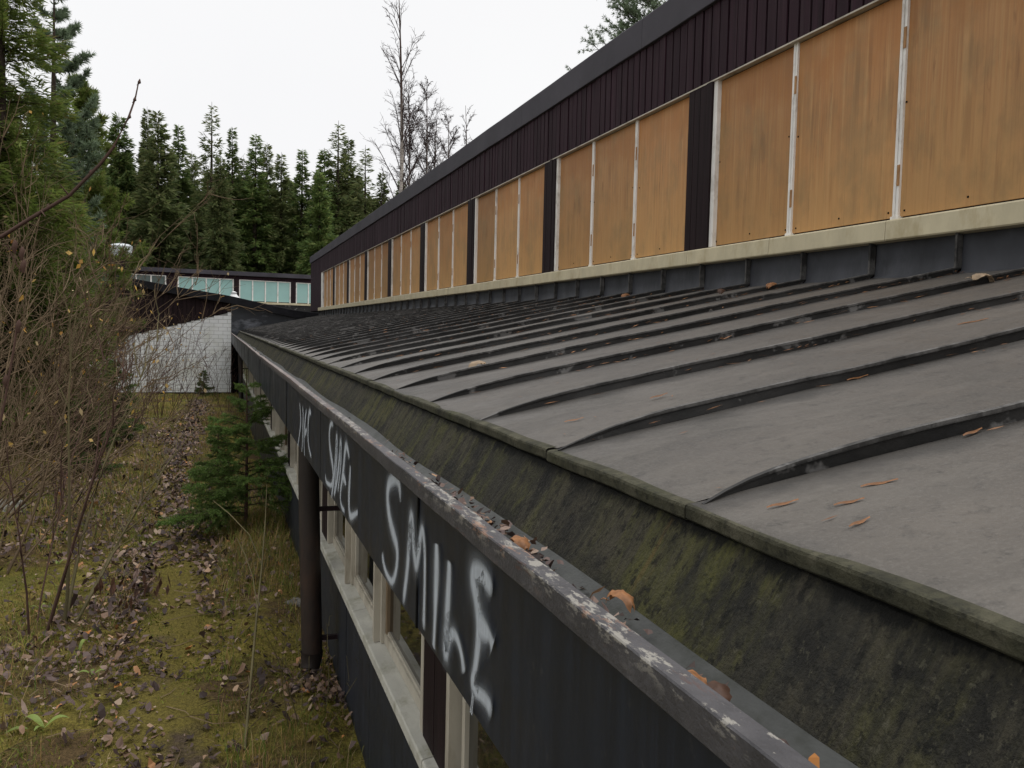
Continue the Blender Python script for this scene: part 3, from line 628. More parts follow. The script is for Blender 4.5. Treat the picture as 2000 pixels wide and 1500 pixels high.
# ------------------------------------------------------------------ conifers
def spruce(h, R, seed, tw=.3, dens=9., sparse=0., base=.06, whorl=.38, power=.8, mat='spruce', wd=.115):
    r = np.random.default_rng(seed); mb = MB(); Ps, Ds, Ws = [], [], []
    tb = MB(); tb.tube([(0, 0, -.3), (.02*h*r.uniform(-.3, .3), 0, h*.5), (0, 0, h)], [.012*h+.03, .008*h+.015, .008], 7)
    z = base*h
    while z < h*.99:
        t = z/h; n = r.integers(5, 8)
        lobes = 1+.10*math.sin(t*31+seed)+.08*math.sin(t*73+seed*2)
        for b in range(n):
            if t > .55 and r.random() < sparse: continue
            az = r.uniform(0, 2*np.pi); L = (R*(1-t)**power*(r.uniform(.74, 1.1))*lobes+.08)
            a = -.1+.75*t**2+r.uniform(-.12, .12); c = -.30+.1*t
            rad = np.array([math.cos(az), math.sin(az), 0]); tan = np.array([-rad[1], rad[0], 0])
            s = np.linspace(0, 1, 5); pts = rad*(L*s)[:, None] + np.array([0, 0, 1.])*(z+L*(a*s+c*s**2+.14*s**3))[:, None]
            if L > .6: tb.tube(pts, np.linspace(.006+.006*L, .002, 5), 3)
            k = max(4, int(L*dens*(.55 if sparse and t > .55 else 1)*r.uniform(.7, 1.2)))
            u = r.random(k)**.75; sg = r.choice([-1, 1], k)
            P = np.stack([np.interp(u, s, pts[:, q]) for q in range(3)], 1)
            spread = (1-u)*.55+.25
            D = rad*(.75+.3*r.random((k, 1))) + tan*(sg*spread*1.5)[:, None] + np.array([0, 0, 1.])*(r.uniform(-.9, .35, k)+.3*t)[:, None]
            D = unit(D)*(tw*(.5+.8*r.random(k))*(.7+.5*min(L, 2)/2))[:, None]
            P[:, 2] += r.uniform(-.5, .35, k)*min(L, 1.2)*.35
            Wv = unit(np.cross(D, r.normal(size=(k, 3))))*(np.linalg.norm(D, axis=1)*r.uniform(wd*.7, wd*1.3, k))[:, None]
            Ps.append(P); Ds.append(D); Ws.append(Wv)
        z += whorl*r.uniform(.7, 1.25)*(1-.45*t)
    mb.kites(np.concatenate(Ps), np.concatenate(Ds), np.concatenate(Ws))
    return tb.mesh('trunk', M['bark'], True), mb.mesh('crown', M[mat])
def pine(h, R, seed, mat='pine', start=.15, tuft=.16, up=.5, nb=4, gap=.55):
    r = np.random.default_rng(seed); tb = MB(); mb = MB(); Ps, Ds, Ws = [], [], []
    tb.tube([(0, 0, -.3), (.1, 0, h*.5), (0, 0, h)], [.014*h, .009*h, .01], 7)
    def tufts(p, d, k):
        n = 18; dirs = unit(d*.8+r.normal(size=(n, 3))*.65); L = tuft*r.uniform(.6, 1.1, n)
        Ps.append(np.repeat(p[None], n, 0)); Ds.append(dirs*L[:, None]); Ws.append(unit(np.cross(dirs, r.normal(size=(n, 3))))*.010*(tuft/.16))
    z = start*h
    while z < h:
        t = z/h
        for b in range(r.integers(nb-1, nb+2)):
            az = r.uniform(0, 6.28); L = R*(1-t)**.7*r.uniform(.55, 1.1)+.15
            rad = np.array([math.cos(az), math.sin(az), 0.]); tan = np.array([-rad[1], rad[0], 0])
            s = np.linspace(0, 1, 6); pts = rad*(L*s)[:, None]+np.array([0, 0, 1.])*(z+L*(.15*s+up*s**2.5))[:, None]
            tb.tube(pts, np.linspace(.008+.008*L, .004, 6), 4)
            for q in range(int(5+L*8)):
                u = r.uniform(.3, 1); p0 = np.array([np.interp(u, s, pts[:, w]) for w in range(3)])
                d = unit(rad*.6+tan*r.uniform(-1, 1)+np.array([0, 0, r.uniform(.0, .9)])); l2 = L*.3*r.uniform(.4, 1)
                tb.tube([p0, p0+d*l2*.5, p0+d*l2+np.array([0, 0, .12*l2])], [.006, .005, .003], 3)
                for w in np.linspace(.35, 1, max(3, int(l2/.09))): tufts(p0+d*l2*w, unit(d+np.array([0, 0, .4])), 0)
            tufts(pts[-1], rad, 0); tufts(pts[-2], rad, 0)
        z += gap*r.uniform(.7, 1.2)*(1-.3*t)
    for w in np.linspace(.93, 1, 5): tufts(np.array([0, 0, h*w]), np.array([0, 0, 1.]), 0)
    mb.kites(np.concatenate(Ps), np.concatenate(Ds), np.concatenate(Ws))
    return tb.mesh('trunk', M['bark'], True), mb.mesh('crown', M[mat])
def tree(name, meshes, x, y, label, cat, group=None, scale=1, rot=None, z=None, sxy=1):
    o = empty(name, (x, y, float(gz(x, y)) if z is None else z)); o.rotation_euler = (0, 0, random.uniform(0, 6.28) if rot is None else rot)
    o.scale = (scale*sxy, scale*sxy, scale); tag(o, label, cat, group)
    link('trunk', meshes[0], o); link('crown', meshes[1], o); return o
V = {'full': spruce(15, 3.0, 1, .44, 46, whorl=.3, power=.95), 'full2': spruce(15, 2.8, 2, .44, 46, whorl=.3, power=.95, mat='spruceb'), 'slim': spruce(15, 2.3, 3, .38, 54, whorl=.28, power=1.0), 'slim2': spruce(15, 2.2, 4, .38, 54, whorl=.28, power=1.0, mat='spruceb'),
     'gap': spruce(15, 2.4, 5, .38, 48, .35, whorl=.3, power=.95, mat='spruceb'), 'wide': spruce(15, 3.4, 6, .44, 42, whorl=.28, power=.9)}
# x, y, top height, variant, width factor, label
ROW = [(-7.6, 63, 14.1, 'slim', 1, 'slim spruce between the tall left-hand pine and the broad pointed spruce'),
 (-5.86, 60, 15.0, 'wide', .95, 'broad pointed bright green spruce above the roof fan'),
 (-4.75, 66, 14.9, 'slim2', 1, 'thin spruce half hidden behind the broad pointed spruce'),
 (-4.25, 60, 15.6, 'slim2', .8, 'narrow spruce with a crooked tip beside the blunt bushy one'),
 (-3.5, 58, 15.0, 'full2', 1.1, 'blunt bushy spruce right of the roof fan'),
 (-2.45, 61, 15.0, 'slim', 1, 'small pointed spruce just right of the blunt bushy one'),
 (-1.75, 64, 14.0, 'slim2', 1.1, 'short spruce left of the tallest gappy spruce'),
 (-.45, 60, 16.4, 'gap', 1, 'tallest spruce in the middle with a thin gappy top'),
 (.1, 57, 12.6, 'full2', .9, 'low full spruce in front of the gappy one'),
 (.78, 60, 15.0, 'slim', .85, 'very narrow spruce just right of the tallest gappy one'),
 (1.55, 62, 13.6, 'slim2', 1, 'short spruce below the notch in the treetop line'),
 (2.25, 60, 14.7, 'slim', 1.15, 'dark spruce, left one of the close twin pair'),
 (3.0, 61, 14.4, 'slim2', 1, 'dark spruce, right one of the close twin pair'),
 (3.85, 60, 13.7, 'slim2', 1.1, 'shorter spruce right of the twin pair'),
 (5.2, 60, 14.0, 'slim', 1.1, 'neat pointed spruce standing free of its neighbours'),
 (6.0, 57, 12.2, 'full', 1, 'low spreading spruce above the turquoise panes'),
 (6.6, 60, 14.2, 'full', 1, 'full green spruce left of the tall double top'),
 (7.5, 60, 16.0, 'gap', 1.2, 'tall spruce with a dark narrow top over the roof corner'),
 (8.3, 61, 15.2, 'full2', .95, 'brownish spruce, right half of the tall double top'),
 (9.6, 62, 15.0, 'gap', 1.1, 'thin spruce left of the white birch trunk'),
 (10.8, 62, 13.3, 'full2', .9, 'brown green spruce behind the white birch trunk'),
 (12.2, 62, 12.9, 'full2', 1, 'low spruce under the thin bare birches'),
 (13.6, 63, 12.6, 'slim2', 1, 'spruce top just clearing the roof edge right of the birches')]
for x, y, h, v, sx, lab in ROW: tree('spruce_tree', V[v], x, y, lab, 'tree', 'spruces beyond the buildings', h/15.*1.03, None, None, sx)
# closer trees on the left
nearA = spruce(10.0, 1.6, 21, .17, 250, 0, .05, .19, .75, 'near', .07); nearB = spruce(7.5, 1.9, 22, .17, 210, 0, .04, .2, .65, 'near', .07)
tree('spruce_tree', nearA, -3.25, 16, 'big near spruce at the left edge with a dark trunk low down', 'tree', 'near trees on the left')
tree('spruce_tree', nearA, -4.3, 15.5, 'near spruce cut by the left picture edge', 'tree', 'near trees on the left', 1.05)
tree('spruce_tree', nearB, -3.35, 21, 'low light green spruce left of the roof fan', 'tree', 'near trees on the left', .72)
tree('spruce_tree', nearB, -4.6, 21.5, 'light green spruce filling in behind the bare bushes', 'tree', 'near trees on the left', .95)
pinA = pine(10.5, 1.5, 31, 'pine', .2, .17, .6); pinB = pine(8.6, 1.6, 32, 'near', .12, .2, .6, 5, .42)
tree('pine_tree', pinA, -3.75, 24, 'pale bluish pine with loose branches against the sky at upper left', 'tree', 'near trees on the left')
tree('pine_tree', pinB, -3.72, 28, 'short green pine with two upright tips beside the pale one', 'tree', 'near trees on the left', 1.05)
tree('spruce_tree', V['slim'], -5.2, 33+12, 'thin spruce behind the short green pine', 'tree', 'near trees on the left', .72)
pinC = pine(9.5, 2.7, 33, 'pine', .5, .085, .3, 6, .36)
tree('pine_tree', pinC, 15.9, 30, 'pine crown showing above the clerestory roof at upper right', 'tree', None, 2.0)
# birches
def birch(h, seed, trunk_r, dense=1., fine=1):
    r = np.random.default_rng(seed); tb = MB(); mb = MB()
    bend = r.uniform(-.02, .02, 2)*h; zs = np.linspace(0, 1, 14)
    tp = np.stack([bend[0]*np.sin(zs*3), bend[1]*np.sin(zs*2.3), h*zs], 1); tb.tube(tp, trunk_r*(1-zs)**.8+.012, 8)
    for q in range(int(32*dense)):
        t = r.uniform(.36, .985); p = np.array([np.interp(t, zs, tp[:, k]) for k in range(3)]); az = r.uniform(0, 6.28)
        L = (.24*h)*(1-t)**.55*r.uniform(.5, 1.1); rad = np.array([math.cos(az), math.sin(az), 0.])
        s = np.linspace(0, 1, 7); br = p+rad*(L*(s*.62-.1*s**2))[:, None]+np.array([0, 0, 1.])*(L*(1.25*s-.3*s**2))[:, None]+r.normal(size=(7, 3))*.03*s[:, None]
        mb.tube(br, np.linspace(.045*(1-t)+.016, .009, 7), 4)
        for w in range(int((5+6*L/2)*fine)):
            u = r.uniform(.2, 1); b0 = np.array([np.interp(u, s, br[:, k]) for k in range(3)]); l2 = L*r.uniform(.12, .38)
            d = unit(rad*r.uniform(.0, .9)+np.array([-rad[1], rad[0], 0])*r.uniform(-.9, .9)+np.array([0, 0, r.uniform(.1, 1)]))
            tw = np.array([b0, b0+d*l2*.5, b0+d*l2-np.array([0, 0, l2*.12])]); mb.tube(tw, [.012, .010, .007], 3)
            for e in range(int(4*fine)):
                f = r.uniform(.3, 1); e0 = b0+d*l2*f; d2 = unit(d+r.normal(size=3)*.7); mb.tube([e0, e0+d2*l2*r.uniform(.25, .6)], [.008, .006], 3)
    return tb.mesh('trunk', M['birchz'], True), mb.mesh('branches', M['birchtop'])
for x, y, h, sd, tr, dn, fn, lab in [(9.08, 48, 21.0, 41, .17, 1.1, .8, 'tallest bare birch with a pale trunk above the roof edge'), (10.9, 54, 17.8, 42, .10, 1.3, 1.4, 'slender bare birch right beside the tallest one'),
        (12.0, 54, 17.9, 43, .10, 1.4, 1.5, 'second slender bare birch from the tallest one'), (13.0, 55, 15.9, 44, .09, 1.4, 1.6, 'short twiggy birch in the middle of the bare clump'), (14.0, 56, 16.6, 45, .09, 1.3, 1.5, 'reddish twiggy birch near the right of the clump'), (15.0, 56, 17.2, 46, .09, 1.0, 1.2, 'rightmost bare birch, disappearing behind the roof edge')]:
    o = empty('birch_tree', (x, y, float(gz(x, y)))); tag(o, lab, 'tree', 'bare birches behind the long building'); t, b = birch(h, sd, tr, dn, fn); link('trunk', t, o); link('branches', b, o)
# the wood that reads as one mass
ff = MB(); r = np.random.default_rng(99)
for k in range(74):
    if k < 62: x, y, h = r.uniform(-20, 26), r.uniform(66, 80), r.uniform(11.5, 14)
    elif k < 74: x, y, h = r.uniform(-16, -9), r.uniform(14, 55), r.uniform(9, 14)
    else: x, y, h = r.uniform(-15, -9.5), r.uniform(-8, 12), r.uniform(9, 13)
    R_ = r.uniform(1.8, 2.8); n = 2600; t = r.random(n)**.9; az = r.uniform(0, 6.28, n); rr = R_*(1-t)**.8*r.uniform(.2, 1.05, n)
    P = np.stack([x+rr*np.cos(az), y+rr*np.sin(az), float(gz(x, y))+.1+h*t], 1); D = np.stack([np.cos(az), np.sin(az), r.uniform(-.7, .2, n)], 1)*r.uniform(.3, .8, n)[:, None]
    ff.kites(P, D, unit(np.cross(D, r.normal(size=(n, 3))))*.11)
tag(ff.obj('forest', M['spruceb']), 'dark spruce wood closing the view behind the buildings', None, None, 'stuff')

# ------------------------------------------------------------------ young spruce by the wall
def young(h, R, seed, needle=.02, step=.14, mat='young'):
    r = np.random.default_rng(seed); tb = MB(); Ps, Ds, Ws = [], [], []
    tb.tube([(0, 0, -.1), (.01, 0, h*.5), (0, 0, h)], [.022, .014, .004], 7)
    def needles(a, b, n):
        u = r.random(n)[:, None]; d = unit(b-a); P = a+(b-a)*u; D = unit(d*.55+r.normal(size=(n, 3))*.55)
        Ps.append(P); Ds.append(D*(needle*r.uniform(.7, 1.3, n))[:, None]); Ws.append(unit(np.cross(D, r.normal(size=(n, 3))))*needle*.09)
    z = .08*h
    while z < h*.88:
        t = z/h
        for b in range(r.integers(3, 5)):
            z0 = z; z = z0+r.uniform(-.5, .5)*step; t = min(.97, max(0, z/h))
            az = r.uniform(0, 6.28); L = R*(1-t)**1.15*r.uniform(.55, 1.2)+.03; rad = np.array([math.cos(az), math.sin(az), 0.]); tan = np.array([-rad[1], rad[0], 0])
            s = np.linspace(0, 1, 5); pts = rad*(L*s)[:, None]+np.array([0, 0, 1.])*(z+L*((.15+.5*t)*s-.15*s**2))[:, None]
            tb.tube(pts, np.linspace(.006, .002, 5), 4); 
            for q in range(4): needles(pts[q], pts[q+1], int(40*L/.3))
            for q in range(int(4+L*30)):
                u = r.uniform(.2, .97); p0 = np.array([np.interp(u, s, pts[:, w]) for w in range(3)]); d = unit(rad*.8+tan*r.choice([-1, 1])*r.uniform(.5, 1)+np.array([0, 0, r.uniform(-.55, .3)])); l2 = (L*(1-u)*.55+.05)*r.uniform(.6, 1.1)
                tb.tube([p0, p0+d*l2], [.0025, .0015], 3); needles(p0, p0+d*l2, int(26+l2*420))
            z = z0
        z += step*r.uniform(.8, 1.2)
    needles(np.array([0, 0, h*.9]), np.array([0, 0, h]), 60)
    mb = MB().kites(np.concatenate(Ps), np.concatenate(Ds), np.concatenate(Ws)); return tb.mesh('trunk', M['twigdark'], True), mb.mesh('crown', M[mat])
ysp = young(1.62, .95, 51, .026, .085)
tree('young_spruce', ysp, .27, 9.3, 'bushy young green spruce growing against the dark wall', 'tree', None, 1, .6)
ysm = young(1.0, .42, 52, .026, .07)
tree('young_spruce', ysm, -.48, 31.5, 'tiny spruce at the foot of the white brick wall', 'tree', None, 1.0, 1)
tree('young_spruce', ysm, .0, 11.9, 'smaller spruce sapling just behind the bushy one by the wall', 'tree', None, .9, 2)
tree('young_spruce', ysm, -1.75, 13.5, 'small spruce among the bare bushes left of the path', 'tree', None, 1.3, 3)
tree('young_spruce', ysm, -1.75, 17.2, 'knee high spruce farther back among the bare bushes', 'tree', None, 1.7, 4)

# ------------------------------------------------------------------ bare shrubs and saplings
def shrub_meshes(seed, h, ns, lean, twigs=9, fine=3, r0=.011, mat='twig', wild=.5, leaves=0, upright=1.0, minr=.0022):
    r = np.random.default_rng(seed); mb = MB(); lf = []
    for q in range(ns):
        a = r.uniform(0, 6.28); L = h*r.uniform(.65, 1.1); d0 = unit(np.array([math.cos(a)*.35+lean[0], math.sin(a)*.35+lean[1], upright*r.uniform(.8, 1.3)]))
        b0 = np.array([math.cos(a), math.sin(a), 0])*r.uniform(0, .14); n = 9; pts = [b0-np.array([0, 0, .08])]; d = d0.copy()
        for k in range(n-1):
            d = unit(d+r.normal(size=3)*.09*wild*2+np.array([lean[0]*.05, lean[1]*.05, .01])); pts.append(pts[-1]+d*L/(n-1))
        pts = np.array(pts); s = np.linspace(0, 1, n); mb.tube(pts, np.maximum(r0*r.uniform(.6, 1.15)*(1-s)**.8, minr), 5)
        for w in range(twigs):
            u = r.uniform(.2, .98); p0 = np.array([np.interp(u, s, pts[:, k]) for k in range(3)]); dd = unit(d0+r.normal(size=3)*wild); l2 = L*r.uniform(.12, .4)*(1.15-u*.7)
            tp = np.array([p0, p0+dd*l2*.35+r.normal(size=3)*.02, p0+dd*l2*.7+r.normal(size=3)*.03, p0+dd*l2+np.array([0, 0, .05*l2])+r.normal(size=3)*.04]); mb.tube(tp, np.maximum([r0*.45, r0*.34, r0*.24, .0015], minr*np.array([1, .9, .8, .7])), 4)
            for e in range(fine):
                f = r.uniform(.25, 1); e0 = np.array([np.interp(f, [0, .35, .7, 1], tp[:, k]) for k in range(3)]); d2 = unit(dd+r.normal(size=3)*.6); l3 = l2*r.uniform(.2, .55); mb.tube([e0, e0+d2*l3*.5+r.normal(size=3)*.01, e0+d2*l3], [minr*.9, minr*.8, minr*.55], 3)
                lf.append(e0+d2*l3)
            lf.append(tp[-1])
    st = mb.mesh('stems', M[mat], True); lm = None
    if leaves and lf:
        lf = np.array(lf); pick = lf[r.choice(len(lf), min(int(leaves*1.7), len(lf)), False)]; l = MB(); k = len(pick)
        D = unit(r.normal(size=(k, 3))*.6+np.array([0, 0, -1.]))*r.uniform(.05, .09, k)[:, None]; l.kites(pick, D, unit(np.cross(D, r.normal(size=(k, 3))))*r.uniform(.015, .024, k)[:, None]); lm = l.mesh('leaves', M['leafy'])
    return st, lm
def shrub(name, x, y, label, group=None, **kw):
    o = empty(name, (x, y, float(gz(x, y)))); tag(o, label, 'shrub', group); st, lm = shrub_meshes(**kw); link('stems', st, o)
    if lm: l = link('leaves', lm, o); l['kind'] = 'stuff'
    return o
G1 = 'bare bushes along the left of the path'
shrub('bare_shrub', -1.12, 6.58, 'tall dark stemmed bush leaning right, nearest on the left', G1, seed=61, h=2.3, ns=4, lean=(.28, .1), twigs=5, fine=2, r0=.012, mat='twigdark', wild=.25)
shrub('bare_shrub', -.98, 6.62, 'olive stemmed bush leaning right beside the dark stemmed one', G1, seed=62, h=2.3, ns=4, lean=(.42, .2), twigs=5, fine=2, r0=.013, mat='twigolive', wild=.22)
shrub('bare_shrub', -1.75, 8.2, 'wide bare bush reaching over the leaf litter at the left edge', G1, seed=63, h=2.6, ns=9, lean=(.25, .15), twigs=9, fine=3, r0=.011, wild=.4, leaves=6)
shrub('bare_shrub', -2.3, 10.2, 'dense grey brown bush with branches sweeping to the right', G1, seed=64, h=2.9, ns=10, lean=(.55, 0), twigs=11, fine=4, r0=.014, wild=.4, leaves=10)
shrub('bare_shrub', -1.7, 10.8, 'reddish brown bush between the sweeping grey brown one and the path', G1, seed=65, h=2.3, ns=8, lean=(.3, .1), twigs=9, fine=3, mat='twigdark', wild=.4, leaves=8)
shrub('bare_shrub', -2.9, 12.3, 'big arching bush in front of the near spruce trunk', G1, seed=66, h=4.1, ns=10, lean=(.35, -.1), twigs=13, fine=4, r0=.016, wild=.45, leaves=14, minr=.0028)
shrub('bare_shrub', -2.1, 13.5, 'tangled bush with orange leaves halfway along the left side', G1, seed=67, h=2.9, ns=9, lean=(.25, 0), twigs=12, fine=4, r0=.013, wild=.45, leaves=22, minr=.003)
shrub('bare_shrub', -3.3, 14.0, 'tall thicket of brown twigs covering the near spruce', G1, seed=68, h=4.8, ns=10, lean=(.2, 0), twigs=14, fine=4, r0=.018, wild=.45, leaves=10, minr=.003)
shrub('bare_shrub', -2.75, 16.0, 'thicket with scattered yellow leaves left of the white wall', G1, seed=69, h=3.3, ns=8, lean=(.16, 0), twigs=13, fine=4, r0=.014, wild=.4, leaves=34, minr=.0034)
shrub('bare_shrub', -1.75, 15.2, 'upright dark sapling clump left of the path bend', G1, seed=70, h=2.2, ns=6, lean=(.1, 0), twigs=8, fine=3, mat='twigdark', wild=.35, leaves=5, minr=.003)
shrub('bare_shrub', -3.4, 18.5, 'pale twig thicket below the roof fan', G1, seed=71, h=3.9, ns=9, lean=(.15, 0), twigs=13, fine=4, r0=.015, wild=.4, leaves=30, minr=.0038)
shrub('bare_shrub', -3.1, 19.5, 'orange leaved bush in front of the chimney shaft', G1, seed=72, h=4.0, ns=7, lean=(.1, 0), twigs=12, fine=4, wild=.38, leaves=40, minr=.004)
shrub('bare_shrub', -4.2, 17.0, 'twiggy thicket behind the others at the far left', G1, seed=73, h=4.6, ns=9, lean=(.25, 0), twigs=12, fine=4, r0=.016, wild=.45, leaves=10, minr=.0036)
shrub('bare_shrub', -1.2, 9.0, 'low brown scrub at the path edge', G1, seed=74, h=1.0, ns=8, lean=(.2, 0), twigs=6, fine=2, r0=.006, wild=.5)
shrub('bare_shrub', -2.4, 8.4, 'bush at the left edge with low arching branches', G1, seed=75, h=2.4, ns=9, lean=(.6, .1), twigs=10, fine=3, r0=.011, wild=.45, leaves=6)
shrub('bare_shrub', -3.4, 10.5, 'tall bush rising at the left picture edge', G1, seed=76, h=4.2, ns=11, lean=(.18, 0), twigs=12, fine=4, r0=.016, wild=.45, leaves=8, minr=.0028)
G2 = 'thin bare saplings in front of the white brick wall'
for k, (x, y, h, ns, lv, tx) in enumerate([(-2.45, 22, 3.6, 7, 12, 'leafless sapling clump at the left end of the white wall'), (-1.9, 24, 3.4, 6, 10, 'sapling clump crossing the brown gable boards'), (-1.35, 23.0, 2.9, 6, 6, 'fine sapling clump before the middle of the white wall'),
      (-2.9, 25, 3.3, 6, 8, 'sapling clump under the left of the brown gable'), (-1.2, 27, 2.7, 5, 8, 'sapling clump with a few yellow leaves before the gable'), (-.75, 28, 2.3, 4, 0, 'thin sapling pair just left of the tiny spruce'), (-.3, 29, 2.3, 3, 6, 'thin sapling with orange leaves on the white wall'),
      (.08, 28, 1.9, 3, 0, 'curved dark sapling right of the tiny spruce'), (.22, 25, 2.0, 4, 0, 'dark sapling next to the far downpipe'), (-1.65, 20.5, 2.4, 5, 3, 'dark sapling with forked stems at the path side'), (-2.0, 27.5, 3.0, 6, 5, 'dense sapling screen low on the white wall'), (-3.4, 22.5, 3.5, 7, 10, 'sapling clump hiding the far left of the wall')]):
    shrub('bare_sapling', x, y, tx, G2, seed=80+k, h=h, ns=ns, lean=(.05, 0), twigs=8, fine=2, r0=.010, mat='twigdark' if k % 3 else 'twig', wild=.28, leaves=lv, minr=.0034)
shrub('bare_sapling', .13, 4.45, 'pale thin sapling with a forked tip beside the near downpipe', None, seed=95, h=.05, ns=1, lean=(0, 0), twigs=0, fine=0, r0=.004)
sp = bpy.data.objects['bare_sapling.012']
s0 = MB(); s0.tube([(0, 0, 0), (.03, .25, .18), (.08, .7, .42), (.13, 1.15, .62), (.17, 1.6, .78), (.20, 2.0, .98)], [.008, .007, .0065, .0055, .004, .002], 6)
s0.tube([(.13, 1.15, .62), (.06, 1.3, .78), (-.06, 1.5, .88), (-.16, 1.7, .93)], [.004, .0035, .003, .002], 5); s0.tube([(.09, .8, .46), (.07, .95, .60), (.03, 1.1, .70), (-.02, 1.25, .78)], [.004, .0035, .003, .002], 5)
s0.obj('stems', M['twigolive'], sp, True)
for k_, (x, y, h, lab) in enumerate([(.45, 4.6, .7, 'straw coloured weed stems at the wall foot in the bottom of the view'), (.2, 7.3, .5, 'thin weed stems between the path and the downpipe'), (-.62, 6.7, .55, 'withered plant with black hanging leaves near the olive bush')]):
    shrub('weed_stems', x, y, lab, None, seed=120+k_, h=h, ns=5, lean=(.1, .1), twigs=3, fine=1, r0=.004, mat='twigolive' if k_ < 2 else 'twigdark', wild=.35, minr=.0015)
# withered hanging leaves on the last weed
wl = MB(); r = np.random.default_rng(5); k = 26; P = np.stack([r.uniform(-.2, .28, k), r.uniform(-.1, .2, k), r.uniform(.12, .34, k)], 1); D = np.stack([r.normal(size=k)*.02, r.normal(size=k)*.02, -r.uniform(.06, .12, k)], 1)
o = wl.kites(P, D, unit(np.cross(D, r.normal(size=(k, 3))))*.016).obj('withered_leaves', M['leafb'], bpy.data.objects['weed_stems.002']); o['kind'] = 'stuff'
# long twig reaching in from the left, close to the camera
tw = empty('bare_sapling', (-1.25, 2.0, float(gz(-1.25, 2.0)))); tag(tw, 'close bare twig curving up across the sky from the left edge', 'branch')
def rel(pts, o): return [tuple(np.array(p)-np.array(o.location)) for p in pts]
bp = [(-.45, 2.0, 2.25), (-.41, 2.0, 2.262), (-.36, 2.0, 2.30), (-.29, 2.01, 2.352), (-.232, 2.01, 2.42), (-.208, 2.01, 2.455), (-.178, 2.01, 2.52), (-.165, 2.01, 2.56), (-.16, 2.02, 2.593)]
MB().tube(rel([(-1.25, 2, -.05), (-1.22, 2, .8), (-1.1, 2, 1.5), (-.9, 2, 1.95), (-.65, 2, 2.17)]+bp, tw), [.012, .011, .01, .008, .006, .0046, .0043, .0042, .0038, .0034, .003, .0022, .0017, .0013], 6).obj('stem', M['twigdark'], tw, True)
bud = MB()
for p in ((-.16, 2.02, 2.595), (-.168, 2.01, 2.556), (-.208, 2.01, 2.457), (-.178, 2.01, 2.52), (-.29, 2.01, 2.352), (-.33, 2.005, 2.325), (-.252, 2.01, 2.40)):
    p = np.array(p); bud.tube([p-(.002, 0, .006), p+(.002, 0, .001), p+(.003, 0, .008)], [.0018, .0038, .0008], 5)
for a, b in (((-.29, 2.01, 2.352), (-.305, 2.0, 2.372)), ((-.34, 2.0, 2.318), (-.33, 1.99, 2.305))): bud.tube([a, b], [.002, .001], 4)
bud_o = MB(); 
o = link('buds', MB().add(np.concatenate(bud.v)-np.array(tw.location), np.concatenate([f for f in bud.f if f.shape[1] == 4])).mesh('buds', M['twigdark']), tw); o['kind'] = 'stuff'
tw2 = empty('bare_sapling', (-.7, 1.55, float(gz(-.7, 1.55)))); tag(tw2, 'close dark red twig with fat buds low at the left edge', 'branch')
MB().tube(rel([(-.7, 1.55, -.05), (-.62, 1.55, 1.0), (-.42, 1.6, 1.75), (-.345, 1.6, 1.87), (-.327, 1.6, 1.965), (-.313, 1.6, 2.05), (-.308, 1.6, 2.088)], tw2), [.009, .007, .004, .0024, .002, .0018, .0016], 6).tube(rel([(-.42, 1.6, 1.75), (-.4, 1.6, 2.0), (-.345, 1.6, 2.22), (-.32, 1.6, 2.215), (-.302, 1.6, 2.175)], tw2), [.004, .003, .0014, .0012, .001], 5).obj('stem', M['twigdark'], tw2, True)
bud = MB()
for p in ((-.306, 1.6, 2.088), (-.325, 1.6, 2.0), (-.31, 1.6, 2.215), (-.298, 1.6, 2.185), (-.30, 1.6, 2.205)):
    p = np.array(p)-np.array(tw2.location); bud.tube([p-(.0, 0, .012), p-(.001, 0, .004), p+(.001, 0, .005), p+(.001, 0, .010)], [.0018, .0042, .004, .001], 6)
o = bud.obj('buds', M['twigdark'], tw2, True); o['kind'] = 'stuff'

# ------------------------------------------------------------------ ground cover
def leaf_shape(P, yaw, size, tilt, curl, seed=0):
    n = len(P); r = np.random.default_rng(seed)
    base = np.array([(0, 0), (.3, .30), (.68, .26), (1, 0), (.68, -.26), (.3, -.30)]); v = np.zeros((n, 6, 3))
    l = base[:, 0]-.5; w = base[:, 1]
    X = l[None]*size[:, None]; Yv = w[None]*size[:, None]*r.uniform(.55, 1.25, n)[:, None]
    Zv = curl[:, None]*size[:, None]*((np.abs(w)/.3)[None]**1.5*.6+(np.abs(l)*2)[None]**2*.5) + r.normal(size=(n, 6))*.1*size[:, None]
    Zv = Zv+X*tilt[:, None]+Yv*r.normal(size=n)[:, None]*.35
    c, s_ = np.cos(yaw)[:, None], np.sin(yaw)[:, None]
    v[..., 0] = P[:, None, 0]+X*c-Yv*s_; v[..., 1] = P[:, None, 1]+X*s_+Yv*c; v[..., 2] = P[:, None, 2]+np.maximum(Zv-Zv.min(1, keepdims=True)*.8, 0)
    f = np.array([(0, 1, 5), (1, 2, 4), (1, 4, 5), (2, 3, 4)]); F_ = (np.arange(n)*6)[:, None, None]+f[None]
    return v.reshape(-1, 3), F_.reshape(-1, 3)
def scatter_leaves(x, y, size, seed, lift=.006):
    r = np.random.default_rng(seed); n = len(x); size = np.minimum(size, .03+.008*y)*np.where(y < 7, .9, 1); P = np.stack([x, y, gz(x, y)+lift+r.uniform(0, .012, n)], 1)
    return leaf_shape(P, r.uniform(0, 6.28, n), size, r.normal(size=n)*.5, r.uniform(-.3, 1.5, n), seed)
r = np.random.default_rng(12); L_ = MB()
